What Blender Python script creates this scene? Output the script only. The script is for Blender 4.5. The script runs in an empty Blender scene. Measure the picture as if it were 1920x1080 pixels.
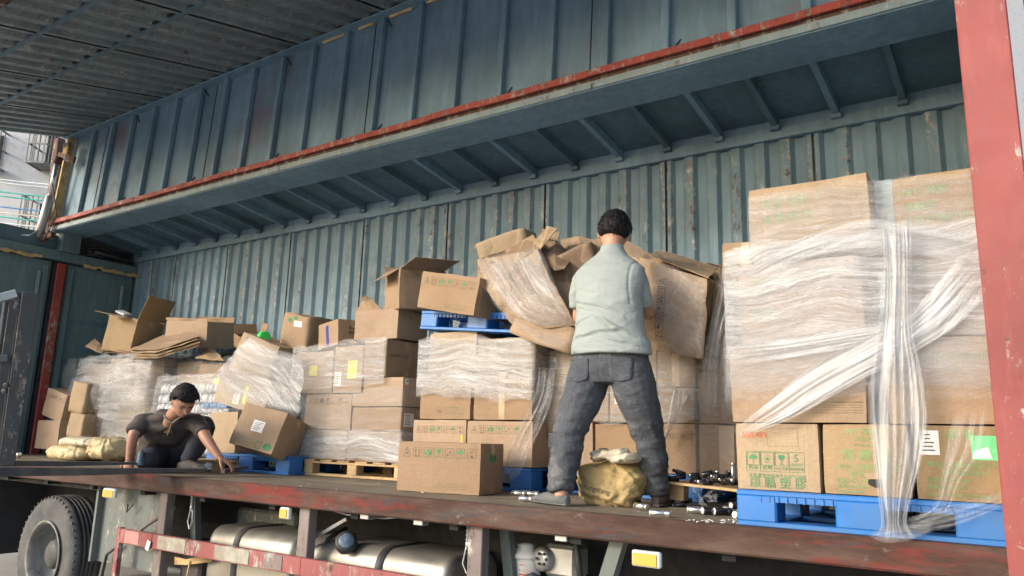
import bpy, bmesh, math, random
from math import sin, cos, pi, radians, sqrt, exp
from mathutils import Vector, Matrix, Euler, noise
from mathutils.bvhtree import BVHTree
C = bpy.context.scene.collection
S = bpy.context.scene
V = Vector
# ---------------------------------------------------------------- camera
EYE = V((0, 0, .335)); FPX = 1427.4; YAW, PIT, ROL = .602644, .196946, .028051
_f = V((-sin(YAW)*cos(PIT), cos(YAW)*cos(PIT), sin(PIT)))
_r0 = V((cos(YAW), sin(YAW), 0)); _u0 = _r0.cross(_f)
_r = _r0*cos(ROL) + _u0*sin(ROL); _u = -_r0*sin(ROL) + _u0*cos(ROL)
cam = bpy.data.cameras.new('camera'); co = bpy.data.objects.new('camera', cam); C.objects.link(co)
cam.sensor_width = 36; cam.lens = FPX/1920*36; cam.clip_start = .05; cam.clip_end = 500
co.matrix_world = Matrix(((_r.x, _u.x, -_f.x, 0), (_r.y, _u.y, -_f.y, 0), (_r.z, _u.z, -_f.z, EYE.z), (0, 0, 0, 1)))
S.camera = co
# ---------------------------------------------------------------- sky, sun, exposure
SUN = V((-.46, -.74, .36)).normalized()
w = bpy.data.worlds.new('World'); S.world = w; w.use_nodes = True
nt = w.node_tree; sky = nt.nodes.new('ShaderNodeTexSky'); sky.sky_type = 'NISHITA'; sky.sun_disc = False
sky.sun_elevation = math.asin(SUN.z); sky.sun_rotation = math.atan2(SUN.x, SUN.y)
sky.dust_density = 3.0; sky.air_density = 1.2; sky.altitude = 50; sky.ozone_density = 2.2
bg = nt.nodes['Background']; nt.links.new(sky.outputs[0], bg.inputs[0]); bg.inputs[1].default_value = .148
sd = bpy.data.lights.new('sun', 'SUN'); so = bpy.data.objects.new('sun', sd); C.objects.link(so)
sd.energy = .9; sd.angle = radians(9); sd.color = (1, .95, .88)
so.rotation_euler = (-SUN).to_track_quat('-Z', 'Y').to_euler()
S.view_settings.view_transform = 'Standard'; S.view_settings.look = 'None'; S.view_settings.gamma = 1
S.view_settings.exposure = 1.15; S.view_settings.use_curve_mapping = False
try:
    S.cycles.transparent_max_bounces = 24; S.cycles.max_bounces = 8; S.cycles.diffuse_bounces = 4
except Exception: pass

def at(px, py, y):                      # point of the vertical plane Y=y seen at a place in the photograph
    d = _f + _r*((px-960)/FPX) + _u*((540-py)/FPX); return EYE + d*(y/d.y)
def atd(px, py, dist):                  # the same, by distance along the view axis
    d = _f + _r*((px-960)/FPX) + _u*((540-py)/FPX); return EYE + d*dist
R = random.Random(7)

# ---------------------------------------------------------------- materials
class NT:
    def __init__(s, name):
        s.m = bpy.data.materials.new(name); s.m.use_nodes = True; s.t = s.m.node_tree; s.n = s.t.nodes
        s.b = s.n['Principled BSDF']; s.tc = s.n.new('ShaderNodeTexCoord'); s.vec = s.tc.outputs['Object']
    def L(s, a, b): s.t.links.new(a, b)
    def new(s, k, **kw):
        n = s.n.new(k)
        for a, v in kw.items(): setattr(n, a, v)
        return n
    def mp(s, scale=(1, 1, 1), vec=None, rnd=False, rot=(0, 0, 0)):
        n = s.new('ShaderNodeMapping'); n.inputs['Scale'].default_value = scale; n.inputs['Rotation'].default_value = rot
        s.L(vec or s.vec, n.inputs[0])
        if rnd:
            oi = s.new('ShaderNodeObjectInfo'); mu = s.new('ShaderNodeMath', operation='MULTIPLY'); mu.inputs[1].default_value = 37
            s.L(oi.outputs['Random'], mu.inputs[0]); s.L(mu.outputs[0], n.inputs['Location'])
        return n.outputs[0]
    def noise(s, scale, vec=None, detail=4, rough=.55, dist=0):
        n = s.new('ShaderNodeTexNoise'); n.inputs['Scale'].default_value = scale; n.inputs['Detail'].default_value = detail
        n.inputs['Roughness'].default_value = rough; n.inputs['Distortion'].default_value = dist
        s.L(vec or s.vec, n.inputs['Vector']); return n.outputs['Fac']
    def ramp(s, fac, pts):
        n = s.new('ShaderNodeValToRGB'); e = n.color_ramp.elements
        while len(e) < len(pts): e.new(.5)
        for i, (p, c) in enumerate(pts):
            e[i].position = p; e[i].color = (c[0], c[1], c[2], 1) if hasattr(c, '__len__') else (c, c, c, 1)
        s.L(fac, n.inputs[0]); return n.outputs[0]
    def mix(s, fac, a, b, mode='MIX'):
        n = s.new('ShaderNodeMix', data_type='RGBA', blend_type=mode)
        for v, i in ((fac, 0), (a, 6), (b, 7)):
            if hasattr(v, 'links') or isinstance(v, bpy.types.NodeSocket): s.L(v, n.inputs[i])
            elif i == 0: n.inputs[0].default_value = v
            else: n.inputs[i].default_value = (*v, 1)
        return n.outputs[2]
    def math(s, op, a, b=0, clamp=False):
        n = s.new('ShaderNodeMath', operation=op, use_clamp=clamp)
        for v, i in ((a, 0), (b, 1)):
            if isinstance(v, bpy.types.NodeSocket): s.L(v, n.inputs[i])
            else: n.inputs[i].default_value = v
        return n.outputs[0]
    def rnd(s): return s.new('ShaderNodeObjectInfo').outputs['Random']
    def xyz(s, i):
        n = s.new('ShaderNodeSeparateXYZ'); s.L(s.vec, n.inputs[0]); return n.outputs[i]
    def bump(s, h, strength=.3, dist=.01, prev=None):
        n = s.new('ShaderNodeBump'); n.inputs['Strength'].default_value = strength; n.inputs['Distance'].default_value = dist
        s.L(h, n.inputs['Height'])
        if prev is not None: s.L(prev, n.inputs['Normal'])
        s.L(n.outputs[0], s.b.inputs['Normal']); return n.outputs[0]
    def set(s, col=None, rough=None, metal=None, spec=None, **kw):
        for v, k in ((col, 'Base Color'), (rough, 'Roughness'), (metal, 'Metallic'), (spec, 'Specular IOR Level')):
            if v is None: continue
            if isinstance(v, bpy.types.NodeSocket): s.L(v, s.b.inputs[k])
            elif k == 'Base Color': s.b.inputs[k].default_value = (*v, 1)
            else: s.b.inputs[k].default_value = v
        return s
M = {}
def simple(name, col, rough=.6, metal=0, var=.25, vs=6, bump=.15, bs=30, dirt=None, dirtamt=.5):
    t = NT(name); f = t.noise(vs, t.mp(rnd=True)); d = tuple(c*(1-var) for c in col); u = tuple(min(1, c*(1+var)) for c in col)
    c = t.ramp(f, [(.3, d), (.7, u)])
    if dirt: c = t.mix(t.math('MULTIPLY', t.ramp(t.noise(vs*.7, t.mp((1, 1, .4), rnd=True), 8, .7), [(.42, 0), (.62, 1)]), dirtamt), c, dirt)
    t.set(c, t.ramp(t.noise(vs*3), [(.3, max(0, rough-.1)), (.7, min(1, rough+.1))]), metal)
    if bump: t.bump(t.noise(bs), bump, .004)
    M[name] = t.m; return t.m

def cardboard(name, a, b, crease=0):
    t = NT(name); v = t.mp(rnd=True)
    c = t.ramp(t.noise(2.2, v, 5), [(.3, a), (.7, b)])
    c = t.mix(.22, c, t.ramp(t.noise(60, t.mp((1, 1, 6), rnd=True), 3), [(.35, (.24, .16, .09)), (.65, (.55, .40, .26))]))
    r = t.rnd(); hs = t.new('ShaderNodeHueSaturation'); t.L(c, hs.inputs['Color'])
    t.L(t.math('ADD', t.math('MULTIPLY', r, .30), .84), hs.inputs['Value']); t.L(t.math('ADD', t.math('MULTIPLY', r, -.25), 1.08), hs.inputs['Saturation'])
    st = t.ramp(t.noise(3.5, t.mp((1, 1, 1), rnd=True), 8, .7), [(.55, 0), (.72, 1)])
    c = t.mix(t.math('MULTIPLY', st, .45), hs.outputs[0], (.17, .12, .08))
    vt = t.ramp(t.noise(14, t.mp((9, 9, .6), rnd=True), 4, .6), [(.35, .0), (.7, .22)]); c = t.mix(vt, c, (.22, .15, .09))
    sc = t.ramp(t.noise(9, t.mp((.5, .5, 7), rnd=True, rot=(.2, .1, .3)), 6, .75), [(.62, 0), (.68, 1)])
    c = t.mix(t.math('MULTIPLY', sc, .25), c, (.62, .50, .36))
    t.set(c, .78, 0, .25)
    n1 = t.bump(t.noise(5, v, 5, .6), .5, .02)
    if crease:
        vo = t.new('ShaderNodeTexVoronoi', feature='DISTANCE_TO_EDGE'); vo.inputs['Scale'].default_value = 4
        vq = t.new('ShaderNodeVectorMath', operation='MULTIPLY_ADD'); nz = t.new('ShaderNodeTexNoise'); nz.inputs['Scale'].default_value = 4; t.L(v, nz.inputs['Vector'])
        t.L(nz.outputs['Color'], vq.inputs[0]); vq.inputs[1].default_value = (.35, .35, .35); t.L(t.mp((1.3, 1, .7), rnd=True), vq.inputs[2]); t.L(vq.outputs[0], vo.inputs['Vector'])
        ed_ = t.ramp(vo.outputs['Distance'], [(0, 1), (.06, 0)]); c2 = t.mix(t.math('MULTIPLY', ed_, .35), c, (.55, .43, .30)); t.L(c2, t.b.inputs['Base Color'])
        n1 = t.bump(vo.outputs['Distance'], .35, .03, n1)
    wv = t.new('ShaderNodeTexWave', bands_direction='X'); wv.inputs['Scale'].default_value = 40; t.L(t.vec, wv.inputs[0])
    t.bump(wv.outputs['Fac'], .12, .002, n1); M[name] = t.m
cardboard('card', (.375, .262, .172), (.315, .212, .135))
cardboard('card_yellow', (.375, .268, .15), (.32, .222, .118))
cardboard('card_old', (.26, .17, .105), (.195, .125, .075))  # old board; also carries shade put into the colour of shadowed cartons
cardboard('card_light', (.42, .32, .21), (.365, .268, .17))

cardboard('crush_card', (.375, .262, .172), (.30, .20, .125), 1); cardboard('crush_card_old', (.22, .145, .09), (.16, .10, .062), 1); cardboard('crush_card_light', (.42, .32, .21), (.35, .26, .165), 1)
def steel(name, col, chips=0, streak=.35, rough=.55, ridge=None, redwash=0):
    t = NT(name); d = tuple(c*.62 for c in col)
    c = t.ramp(t.noise(1.3, None, 5), [(.3, d), (.72, col)])
    g = t.ramp(t.noise(5, t.mp((3, 3, .35)), 7, .7), [(.4, 0), (.75, 1)])
    c = t.mix(t.math('MULTIPLY', g, streak), c, (.055, .06, .055))
    lt = t.ramp(t.noise(3, t.mp((4, 4, .5)), 6, .7), [(.55, 0), (.75, 1)])
    c = t.mix(t.math('MULTIPLY', lt, .22), c, tuple(min(1, x*1.7+.03) for x in col))
    if redwash:
        rw = t.ramp(t.noise(.9, t.mp((1.2, 1, 1))), [(.55, 0), (.72, 1)])
        c = t.mix(t.math('MULTIPLY', rw, redwash), c, (.20, .055, .045))
    h = None
    if chips:
        k = t.ramp(t.noise(22, t.mp((1.2, 1, .5)), 9, .78), [(.56-chips*.1, 0), (.585-chips*.1, 1)])
        big = t.ramp(t.noise(2.1, t.mp((4.2, 1, .35)), 3), [(.46, 0), (.58, 1)])
        k = t.math('MULTIPLY', k, big)
        if ridge is not None: k = t.math('MULTIPLY', k, t.math('LESS_THAN', t.xyz(1), ridge))
        c = t.mix(k, c, t.ramp(t.noise(9, None, 3), [(.4, (.40, .42, .38)), (.52, (.30, .20, .17)), (.6, (.08, .045, .035))]))
        h = k
    t.set(c, t.ramp(t.noise(9, None, 5), [(.3, rough-.12), (.7, rough+.15)]), 0, .4)
    n = t.bump(t.noise(2.5, None, 4), .35, .03)
    if h is not None: t.bump(h, .25, -.002, n)
    else: t.bump(t.noise(60, None, 4), .15, .002, n)
    M[name] = t.m
TEAL = (.235, .37, .47)
steel('teal_door', (.175, .265, .285), 0, .4); steel('teal', TEAL); steel('teal_wall', (.185, .295, .365), .45, .3, ridge=.012); steel('teal_red', TEAL, 0, .3, redwash=.55)
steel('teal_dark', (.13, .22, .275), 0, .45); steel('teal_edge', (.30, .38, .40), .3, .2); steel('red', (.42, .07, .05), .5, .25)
steel('red_post', (.34, .082, .075), -.35, .12, .5); steel('guard_red', (.36, .10, .10), .6, .3); steel('guard_grey', (.24, .20, .19), .5, .3)
steel('grey_plate', (.16, .185, .175), .2, .3, .6); steel('mast_grey', (.075, .085, .09), .3, .4, .4); steel('rust', (.14, .07, .045), .6, .4, .8); steel('wing_skin', (.21, .27, .285), .15, .5, .42)
simple('under', (.010, .010, .011), .9, 0, .3); simple('dark', (.022, .022, .024), .8, 0, .3); simple('dark_metal', (.045, .045, .05), .6, .2, .3, 8, .2, 40, (.12, .10, .08), .6)  # shade below the deck is put into the near-black 'under' colour
simple('rubber', (.06, .062, .065), .82, 0, .2, 5, .2, 60, (.16, .15, .14), .55)
simple('rim', (.26, .26, .25), .6, .25, .3, 5, .2, 40, (.06, .05, .045), .8)
simple('hub_dark', (.10, .10, .095), .7, .2, .3, 8, .2, 40, (.04, .035, .03), .7); simple('alu', (.34, .33, .295), .45, .7, .12, 3, .1, 25, (.22, .18, .13), .35)
simple('alu_dull', (.40, .40, .40), .45, .7, .2, 5); simple('chrome', (.72, .72, .70), .22, .95, .1, 4, 0)
simple('chrome_cap', (.80, .80, .78), .35, .3, .05, 4, 0)
simple('black_gloss', (.012, .012, .018), .2, 0, .2, 4, 0); simple('black_rubber', (.03, .03, .032), .6)
simple('blue', (.014, .16, .50), .38, 0, .1, 4, .12, 20, (.10, .16, .22), .35)
simple('blue_dirty', (.012, .14, .44), .45, 0, .15, 4, .12, 20, (.09, .12, .16), .5)
simple('pine', (.55, .38, .20), .75, 0, .25, 9, .3, 30, (.22, .15, .09), .4)
simple('yellow', (.60, .38, .06), .4, 0, .1, 5, .1, 60, (.35, .25, .12), .4); simple('sticker_yellow', (.80, .72, .05), .5, 0, .05)
simple('sticker_white', (.72, .72, .70), .5, 0, .06, 8, .05); simple('sticker_green', (.16, .66, .28), .3, 0, .05, 8, .05)
simple('ink_green', (.05, .22, .09), .7, 0, .25, 20, 0); simple('ink_lightgreen', (.20, .34, .13), .7, 0, .25, 20, 0)
simple('ink_dark', (.10, .09, .055), .7, 0, .3, 20, 0); simple('ink_red', (.55, .10, .05), .7, 0, .3, 20, 0)
simple('ink_olive', (.20, .17, .09), .7, 0, .3, 20, 0); simple('tape', (.42, .30, .19), .25, 0, .08, 6, .05); simple('tape_blue', (.03, .05, .30), .35, 0, .1)
simple('tape_green', (.05, .75, .12), .35, 0, .1); simple('skin', (.50, .265, .18), .5, 0, .08, 12, .1, 120); simple('skin_dark', (.40, .205, .14), .5, 0, .1, 12, .1, 120)
simple('lip', (.34, .13, .10), .5, 0, .1); simple('hair', (.010, .009, .010), .62, 0, .4, 60, .8, 120); simple('eye', (.02, .015, .012), .2, 0, 0)
simple('patch_pale', (.36, .36, .29), .5, 0, .25, 14, .2, 30, (.2, .1, .08), .5); simple('patch_pink', (.45, .22, .20), .5, 0, .2); simple('cap_blue', (.12, .17, .24), .3, 0, .3, 40, .1); simple('white_line', (.75, .78, .78), .5); simple('line_green', (.05, .52, .42), .4); simple('line_blue', (.08, .30, .60), .4); simple('line_cream', (.72, .66, .52), .5)
simple('cage', (.22, .22, .20), .6, .4); simple('foam', (.55, .38, .19), .9, 0, .3, 12, .6, 30); simple('pale_stuff', (.62, .66, .68), .35, 0, .2, 12, .2, 30)
simple('bottle_white', (.75, .77, .80), .25, 0, .06, 12, 0); simple('bottle_blue', (.08, .28, .62), .3, 0, .1, 12, 0); simple('cable', (.035, .035, .04), .5)
simple('spring', (.45, .45, .46), .4, .6); simple('ground_far', (.27, .26, .24), .9)

M['hair'].node_tree.nodes['Principled BSDF'].inputs['Specular IOR Level'].default_value = .25
t = NT('shirt_mint'); v = t.mp(rnd=True)
t.set(t.ramp(t.noise(3, v, 5), [(.3, (.285, .325, .315)), (.7, (.335, .375, .365))]), .85, 0, .2)
n = t.bump(t.noise(6, t.mp((1, 1, 2.4), rot=(0, .4, 0)), 4, .55, 1.2), .5, .03); t.bump(t.noise(260, None, 2), .12, .001, n); M['shirt_mint'] = t.m
t = NT('shirt_brown'); t.set(t.ramp(t.noise(5, None, 5), [(.3, (.052, .043, .042)), (.7, (.10, .085, .08))]), .8, 0, .25)
t.bump(t.noise(9, t.mp((1, 1, 2)), 4, .6, 1.), .3, .02); M['shirt_brown'] = t.m
t = NT('jeans'); c = t.ramp(t.noise(4, None, 7, .65), [(.3, (.032, .038, .048)), (.7, (.10, .11, .127))])
c = t.mix(.2, c, t.ramp(t.noise(300, t.mp((1, 1, .2)), 2), [(.4, (.06, .065, .08)), (.6, (.24, .25, .27))]))
c = t.mix(t.math('MULTIPLY', t.ramp(t.noise(6, None, 8, .75), [(.55, 0), (.66, 1)]), .6), c, (.23, .225, .215))
t.set(c, .9, 0, .15); n = t.bump(t.noise(6, t.mp((1, 1, 1.6)), 4, .6, 1.2), .5, .03); t.bump(t.noise(200, None, 2), .2, .001, n); M['jeans'] = t.m
simple('navy', (.018, .020, .032), .85, 0, .3, 6, .5, 14, (.06, .06, .07), .3); simple('shoe_grey', (.11, .12, .125), .8, 0, .25, 12, .3, 60, (.22, .2, .18), .5)
simple('shoe_dark', (.06, .055, .05), .8, 0, .3, 12, .3, 60, (.2, .17, .14), .4); simple('collar_grey', (.16, .16, .14), .7)

# deck planks, steel edge channel
t = NT('plank'); v = t.mp((.35, 6, 6), rnd=True)
c = t.ramp(t.noise(5, v, 9, .7), [(.25, (.11, .09, .065)), (.55, (.22, .185, .135)), (.8, (.34, .29, .22))])
c = t.mix(t.math('MULTIPLY', t.ramp(t.noise(2.5, None, 8, .7), [(.45, 0), (.65, 1)]), .6), c, (.075, .06, .05))
t.set(c, .62, 0, .35); t.bump(t.noise(14, v, 8, .7), .5, .006); M['plank'] = t.m
t = NT('deck_edge'); v = t.mp((1, 1, 2))
c = t.ramp(t.noise(3, t.mp((.6, 1, 3)), 8, .7), [(.3, (.038, .022, .018)), (.5, (.075, .044, .034)), (.68, (.12, .082, .066))])
c = t.mix(t.math('MULTIPLY', t.ramp(t.noise(1.3, t.mp((.6, 1, 3.6)), 9, .75), [(.52, 0), (.62, 1)]), .8), c, (.20, .030, .026))
c = t.mix(t.math('MULTIPLY', t.ramp(t.noise(5, t.mp((.5, 1, 3)), 8, .75), [(.55, 0), (.62, 1)]), .8), c, (.06, .055, .06))
c = t.mix(t.math('MULTIPLY', t.ramp(t.noise(12, t.mp((.6, 1, 1)), 9, .8), [(.60, 0), (.66, 1)]), .5), c, (.24, .21, .18))
t.set(c, .8, 0, .2); n = t.bump(t.noise(5, None, 8, .7), .6, .012); M['deck_edge'] = t.m
t = NT('ground'); c = t.ramp(t.noise(.8, None, 9, .7), [(.3, (.33, .32, .30)), (.7, (.45, .43, .40))]); t.set(c, .9)
t.bump(t.noise(20, None, 6, .7), .4, .01); M['ground'] = t.m
t = NT('mosaic'); br = t.new('ShaderNodeTexBrick'); br.inputs['Scale'].default_value = 1
t.L(t.mp((1, 1, 1), rot=(radians(90), 0, radians(90))), br.inputs[0])
for k, x in (('Brick Width', .12), ('Row Height', .12), ('Mortar Size', .006)): br.inputs[k].default_value = x
br.inputs['Color1'].default_value = (.78, .79, .79, 1); br.inputs['Color2'].default_value = (.68, .70, .72, 1); br.inputs['Mortar'].default_value = (.50, .50, .50, 1)
sp = t.ramp(t.noise(9, None, 2), [(.60, 0), (.64, 1)])
t.set(t.mix(t.math('MULTIPLY', sp, .5), br.outputs[0], (.30, .38, .48)), .35); M['mosaic'] = t.m
t = NT('burlap'); c = t.ramp(t.noise(4, None, 6), [(.3, (.36, .26, .11)), (.7, (.50, .38, .19))])
c = t.mix(t.math('MULTIPLY', t.ramp(t.noise(6, None, 8, .7), [(.5, 0), (.7, 1)]), .5), c, (.16, .11, .06))
t.set(c, .85, 0, .25); n = t.bump(t.noise(6, None, 5, .6, 1.5), .7, .03); t.bump(t.noise(90, t.mp((1, 1, 3)), 2), .4, .003, n); M['sack_yellow'] = t.m
t = NT('sackpale'); c = t.ramp(t.noise(5, None, 6), [(.3, (.42, .33, .17)), (.7, (.56, .46, .27))]); t.set(c, .6)
t.bump(t.noise(7, None, 5, .6, 1.5), .6, .03); M['sack_pale'] = t.m
t = NT('sackcream'); c = t.ramp(t.noise(6, None, 6), [(.3, (.44, .38, .27)), (.7, (.58, .52, .40))]); t.set(c, .6)
t.bump(t.noise(7, None, 5, .6, 1.5), .6, .03); M['sack_cream'] = t.m

def film(name, amin, amax, white=.62, fs=9, rot=0, haze=.3, cw=.5):
    t = NT(name); uv = t.tc.outputs['UV']; at_ = t.new('ShaderNodeAttribute', attribute_name='dens')
    wob = t.new('ShaderNodeTexNoise'); wob.inputs['Scale'].default_value = 1.3; wob.inputs['Detail'].default_value = 3; t.L(uv, wob.inputs['Vector'])
    va = t.new('ShaderNodeVectorMath', operation='MULTIPLY_ADD'); t.L(wob.outputs['Color'], va.inputs[0]); va.inputs[1].default_value = (.1, .30, 0); t.L(uv, va.inputs[2])
    def crease(sc, st, rt, w0):         # thin bright creases where a stretched noise crosses its middle
        n_ = t.noise(sc, t.mp((st[0], st[1], 1), va.outputs[0], rnd=True, rot=(0, 0, rt)), 6, .62, .5)
        return t.ramp(t.math('ABSOLUTE', t.math('SUBTRACT', n_, .5)), [(0, 1), (w0, .25), (w0*3, 0)]), n_
    c1, n1 = crease(fs*.7, (.35, 4, 1), .08, .010); c2, n2 = crease(fs*.8, (.4, 3.5, 1), -.35+rot, .010); c3, n3 = crease(fs*.6, (1.2, 2.2, 1), .9, .008); c4, n4 = crease(fs*2, (.25, 5, 1), -.06, .02)
    hz = t.ramp(t.noise(2.0, t.mp((.8, 3, 1), va.outputs[0], rnd=True), 6, .65), [(.35, 0), (.68, 1)])
    hz2 = t.ramp(t.noise(fs*1.2, t.mp((.15, 5, 1), va.outputs[0], rnd=True), 5, .6), [(.40, 0), (.68, 1)])
    m = t.math('ADD', t.math('MULTIPLY', hz, haze), t.math('MULTIPLY', hz2, haze*1.1)); cc = t.math('MAXIMUM', t.math('MAXIMUM', c1, t.math('MULTIPLY', c4, .4)), t.math('MAXIMUM', t.math('MULTIPLY', c2, .8), t.math('MULTIPLY', c3, .5)))
    m = t.math('ADD', m, t.math('MULTIPLY', cc, cw), True)
    a = t.math('ADD', amin, t.math('MULTIPLY', m, amax-amin)); a = t.math('MULTIPLY', a, at_.outputs['Fac'], True)
    t.L(a, t.b.inputs['Alpha']); t.set((white*.98, white, white*1.03), .11, 0, .75)
    n = t.bump(n1, .7, .020); n = t.bump(n2, .6, .018, n); t.bump(cc, .3, .003, n); M[name] = t.m
film('film', .12, .78, .50, 7, haze=.26); film('film_dense', .22, .88, .50, 7, haze=.34); film('film_clear', .06, .6, .55, 7, haze=.16); film('film_tail', .34, .88, .58, 3.5, haze=.5, cw=.35)

# ---------------------------------------------------------------- mesh helpers
class MB:
    def __init__(s): s.v = []; s.f = []
    def box(s, c, d, rot=None, ch=0):
        cx, cy, cz = c; a, b, e = d[0]/2, d[1]/2, d[2]/2; n = len(s.v); Rm = rot if rot is not None else Matrix.Identity(3)
        if ch <= 0:
            for z in (-e, e):
                for x, y in ((-a, -b), (a, -b), (a, b), (-a, b)): s.v.append(V(c) + Rm @ V((x, y, z)))
            for q in ((3, 2, 1, 0), (4, 5, 6, 7), (0, 1, 5, 4), (1, 2, 6, 5), (2, 3, 7, 6), (3, 0, 4, 7)): s.f.append([n+i for i in q])
            return s
        bm = bmesh.new(); bmesh.ops.create_cube(bm, size=1)
        for v in bm.verts: v.co = V((v.co.x*d[0], v.co.y*d[1], v.co.z*d[2]))
        bmesh.ops.bevel(bm, geom=bm.edges[:], offset=min(ch, min(d)*.3), segments=1, affect='EDGES')
        bm.verts.ensure_lookup_table(); bm.verts.index_update()
        for v in bm.verts: s.v.append(V(c) + Rm @ v.co)
        for f in bm.faces: s.f.append([n+v.index for v in f.verts])
        bm.free(); return s
    def bar(s, p, q, wd, ht=None, ref=V((0, 0, 1)), ch=0):
        p, q = V(p), V(q); d = q-p; x = d.normalized(); r = V(ref)
        if abs(x.dot(r)) > .98: r = V((0, 1, 0))
        y = r.cross(x).normalized(); z = x.cross(y); m = Matrix((x, y, z)).transposed()
        return s.box((p+q)/2, (d.length, wd, ht or wd), m, ch)
    def tube(s, pts, r, n=8, cap=True):
        pts = [V(p) for p in pts]; rs = r if hasattr(r, '__len__') else [r]*len(pts); b = len(s.v); up = None
        for i, p in enumerate(pts):
            d = (pts[min(i+1, len(pts)-1)] - pts[max(i-1, 0)]).normalized()
            if up is None: up = d.orthogonal().normalized()
            up = (up - d*up.dot(d)).normalized(); w_ = d.cross(up)
            for k in range(n): a = 2*pi*k/n; s.v.append(p + (up*cos(a) + w_*sin(a))*rs[i])
        for i in range(len(pts)-1):
            for k in range(n): s.f.append([b+i*n+k, b+i*n+(k+1) % n, b+(i+1)*n+(k+1) % n, b+(i+1)*n+k])
        if cap: s.f.append([b+k for k in reversed(range(n))]); s.f.append([b+(len(pts)-1)*n+k for k in range(n)])
        return s
    def lathe(s, c, axis, prof, n=24, ref=V((0, 0, 1))):     # prof: (along axis, radius)
        ax = V(axis).normalized(); a = ax.orthogonal().normalized(); b2 = ax.cross(a); b = len(s.v)
        for (h, r) in prof:
            for k in range(n): t_ = 2*pi*k/n; s.v.append(V(c) + ax*h + (a*cos(t_)+b2*sin(t_))*r)
        for i in range(len(prof)-1):
            for k in range(n): s.f.append([b+i*n+k, b+i*n+(k+1) % n, b+(i+1)*n+(k+1) % n, b+(i+1)*n+k])
        s.f.append([b+k for k in reversed(range(n))]); s.f.append([b+(len(prof)-1)*n+k for k in range(n)])
        return s
    def ell(s, c, r, mtx=None, nu=16, nv=10):
        b = len(s.v); m = mtx or Matrix.Identity(3)
        for j in range(nv+1):
            th = pi*j/nv
            for i in range(nu): ph = 2*pi*i/nu; s.v.append(V(c)+m @ V((r[0]*sin(th)*cos(ph), r[1]*sin(th)*sin(ph), r[2]*cos(th))))
        for j in range(nv):
            for i in range(nu): s.f.append([b+j*nu+i, b+(j+1)*nu+i, b+(j+1)*nu+(i+1) % nu, b+j*nu+(i+1) % nu])
        return s
    def build(s, name, mat, parent=None, smooth=False, loc=None):
        me = bpy.data.meshes.new(name); me.from_pydata([tuple(v) for v in s.v], [], s.f); me.validate(); me.update()
        if smooth: me.polygons.foreach_set('use_smooth', [True]*len(me.polygons))
        me.materials.append(M[mat] if isinstance(mat, str) else mat)
        o = bpy.data.objects.new(name, me); C.objects.link(o)
        if loc is not None: o.location = loc
        if parent: o.parent = parent
        return o
def fixn(o):
    bm = bmesh.new(); bm.from_mesh(o.data); bmesh.ops.remove_doubles(bm, verts=bm.verts[:], dist=1e-5); bmesh.ops.recalc_face_normals(bm, faces=bm.faces[:]); bm.to_mesh(o.data); bm.free(); return o
def tag(o, label=None, cat=None, group=None, kind=None):
    if label: o['label'] = label
    if cat: o['category'] = cat
    if group: o['group'] = group
    if kind: o['kind'] = kind
    return o
def empty(name, loc=(0, 0, 0), label=None, cat=None, group=None, rot=(0, 0, 0)):
    o = bpy.data.objects.new(name, None); C.objects.link(o); o.location = loc; o.rotation_euler = [radians(a) for a in rot]; o.empty_display_size = .1
    return tag(o, label, cat, group)
def share(src, name, loc, parent=None, rot=None):
    o = bpy.data.objects.new(name, src.data); C.objects.link(o); o.location = loc; o.parent = parent
    if rot: o.rotation_euler = rot
    return o
def explode(o, kind=None):
    # every loose piece of a part becomes a part of its own
    me = o.data; par = list(range(len(me.vertices)))
    def fd(a):
        while par[a] != a: par[a] = par[par[a]]; a = par[a]
        return a
    for e in me.edges: a, b = fd(e.vertices[0]), fd(e.vertices[1]); par[a] = b
    gr = {}
    for p in me.polygons: gr.setdefault(fd(p.vertices[0]), []).append(p)
    if len(gr) < 2: return o
    out = []
    for i, ps in enumerate(gr.values()):
        ids = {}; f = []
        for p in ps: f.append([ids.setdefault(v, len(ids)) for v in p.vertices])
        m2 = bpy.data.meshes.new(o.name.split('.')[0]); m2.from_pydata([me.vertices[v].co[:] for v in ids], [], f); m2.update()
        m2.materials.append(me.materials[0]); m2.polygons.foreach_set('use_smooth', [ps[0].use_smooth]*len(f))
        if i == 0: q = o; q.data = m2
        else:
            q = bpy.data.objects.new(o.name.split('.')[0], m2); C.objects.link(q); q.parent = o.parent; q.location = o.location
        out.append(q)
    return out
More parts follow.
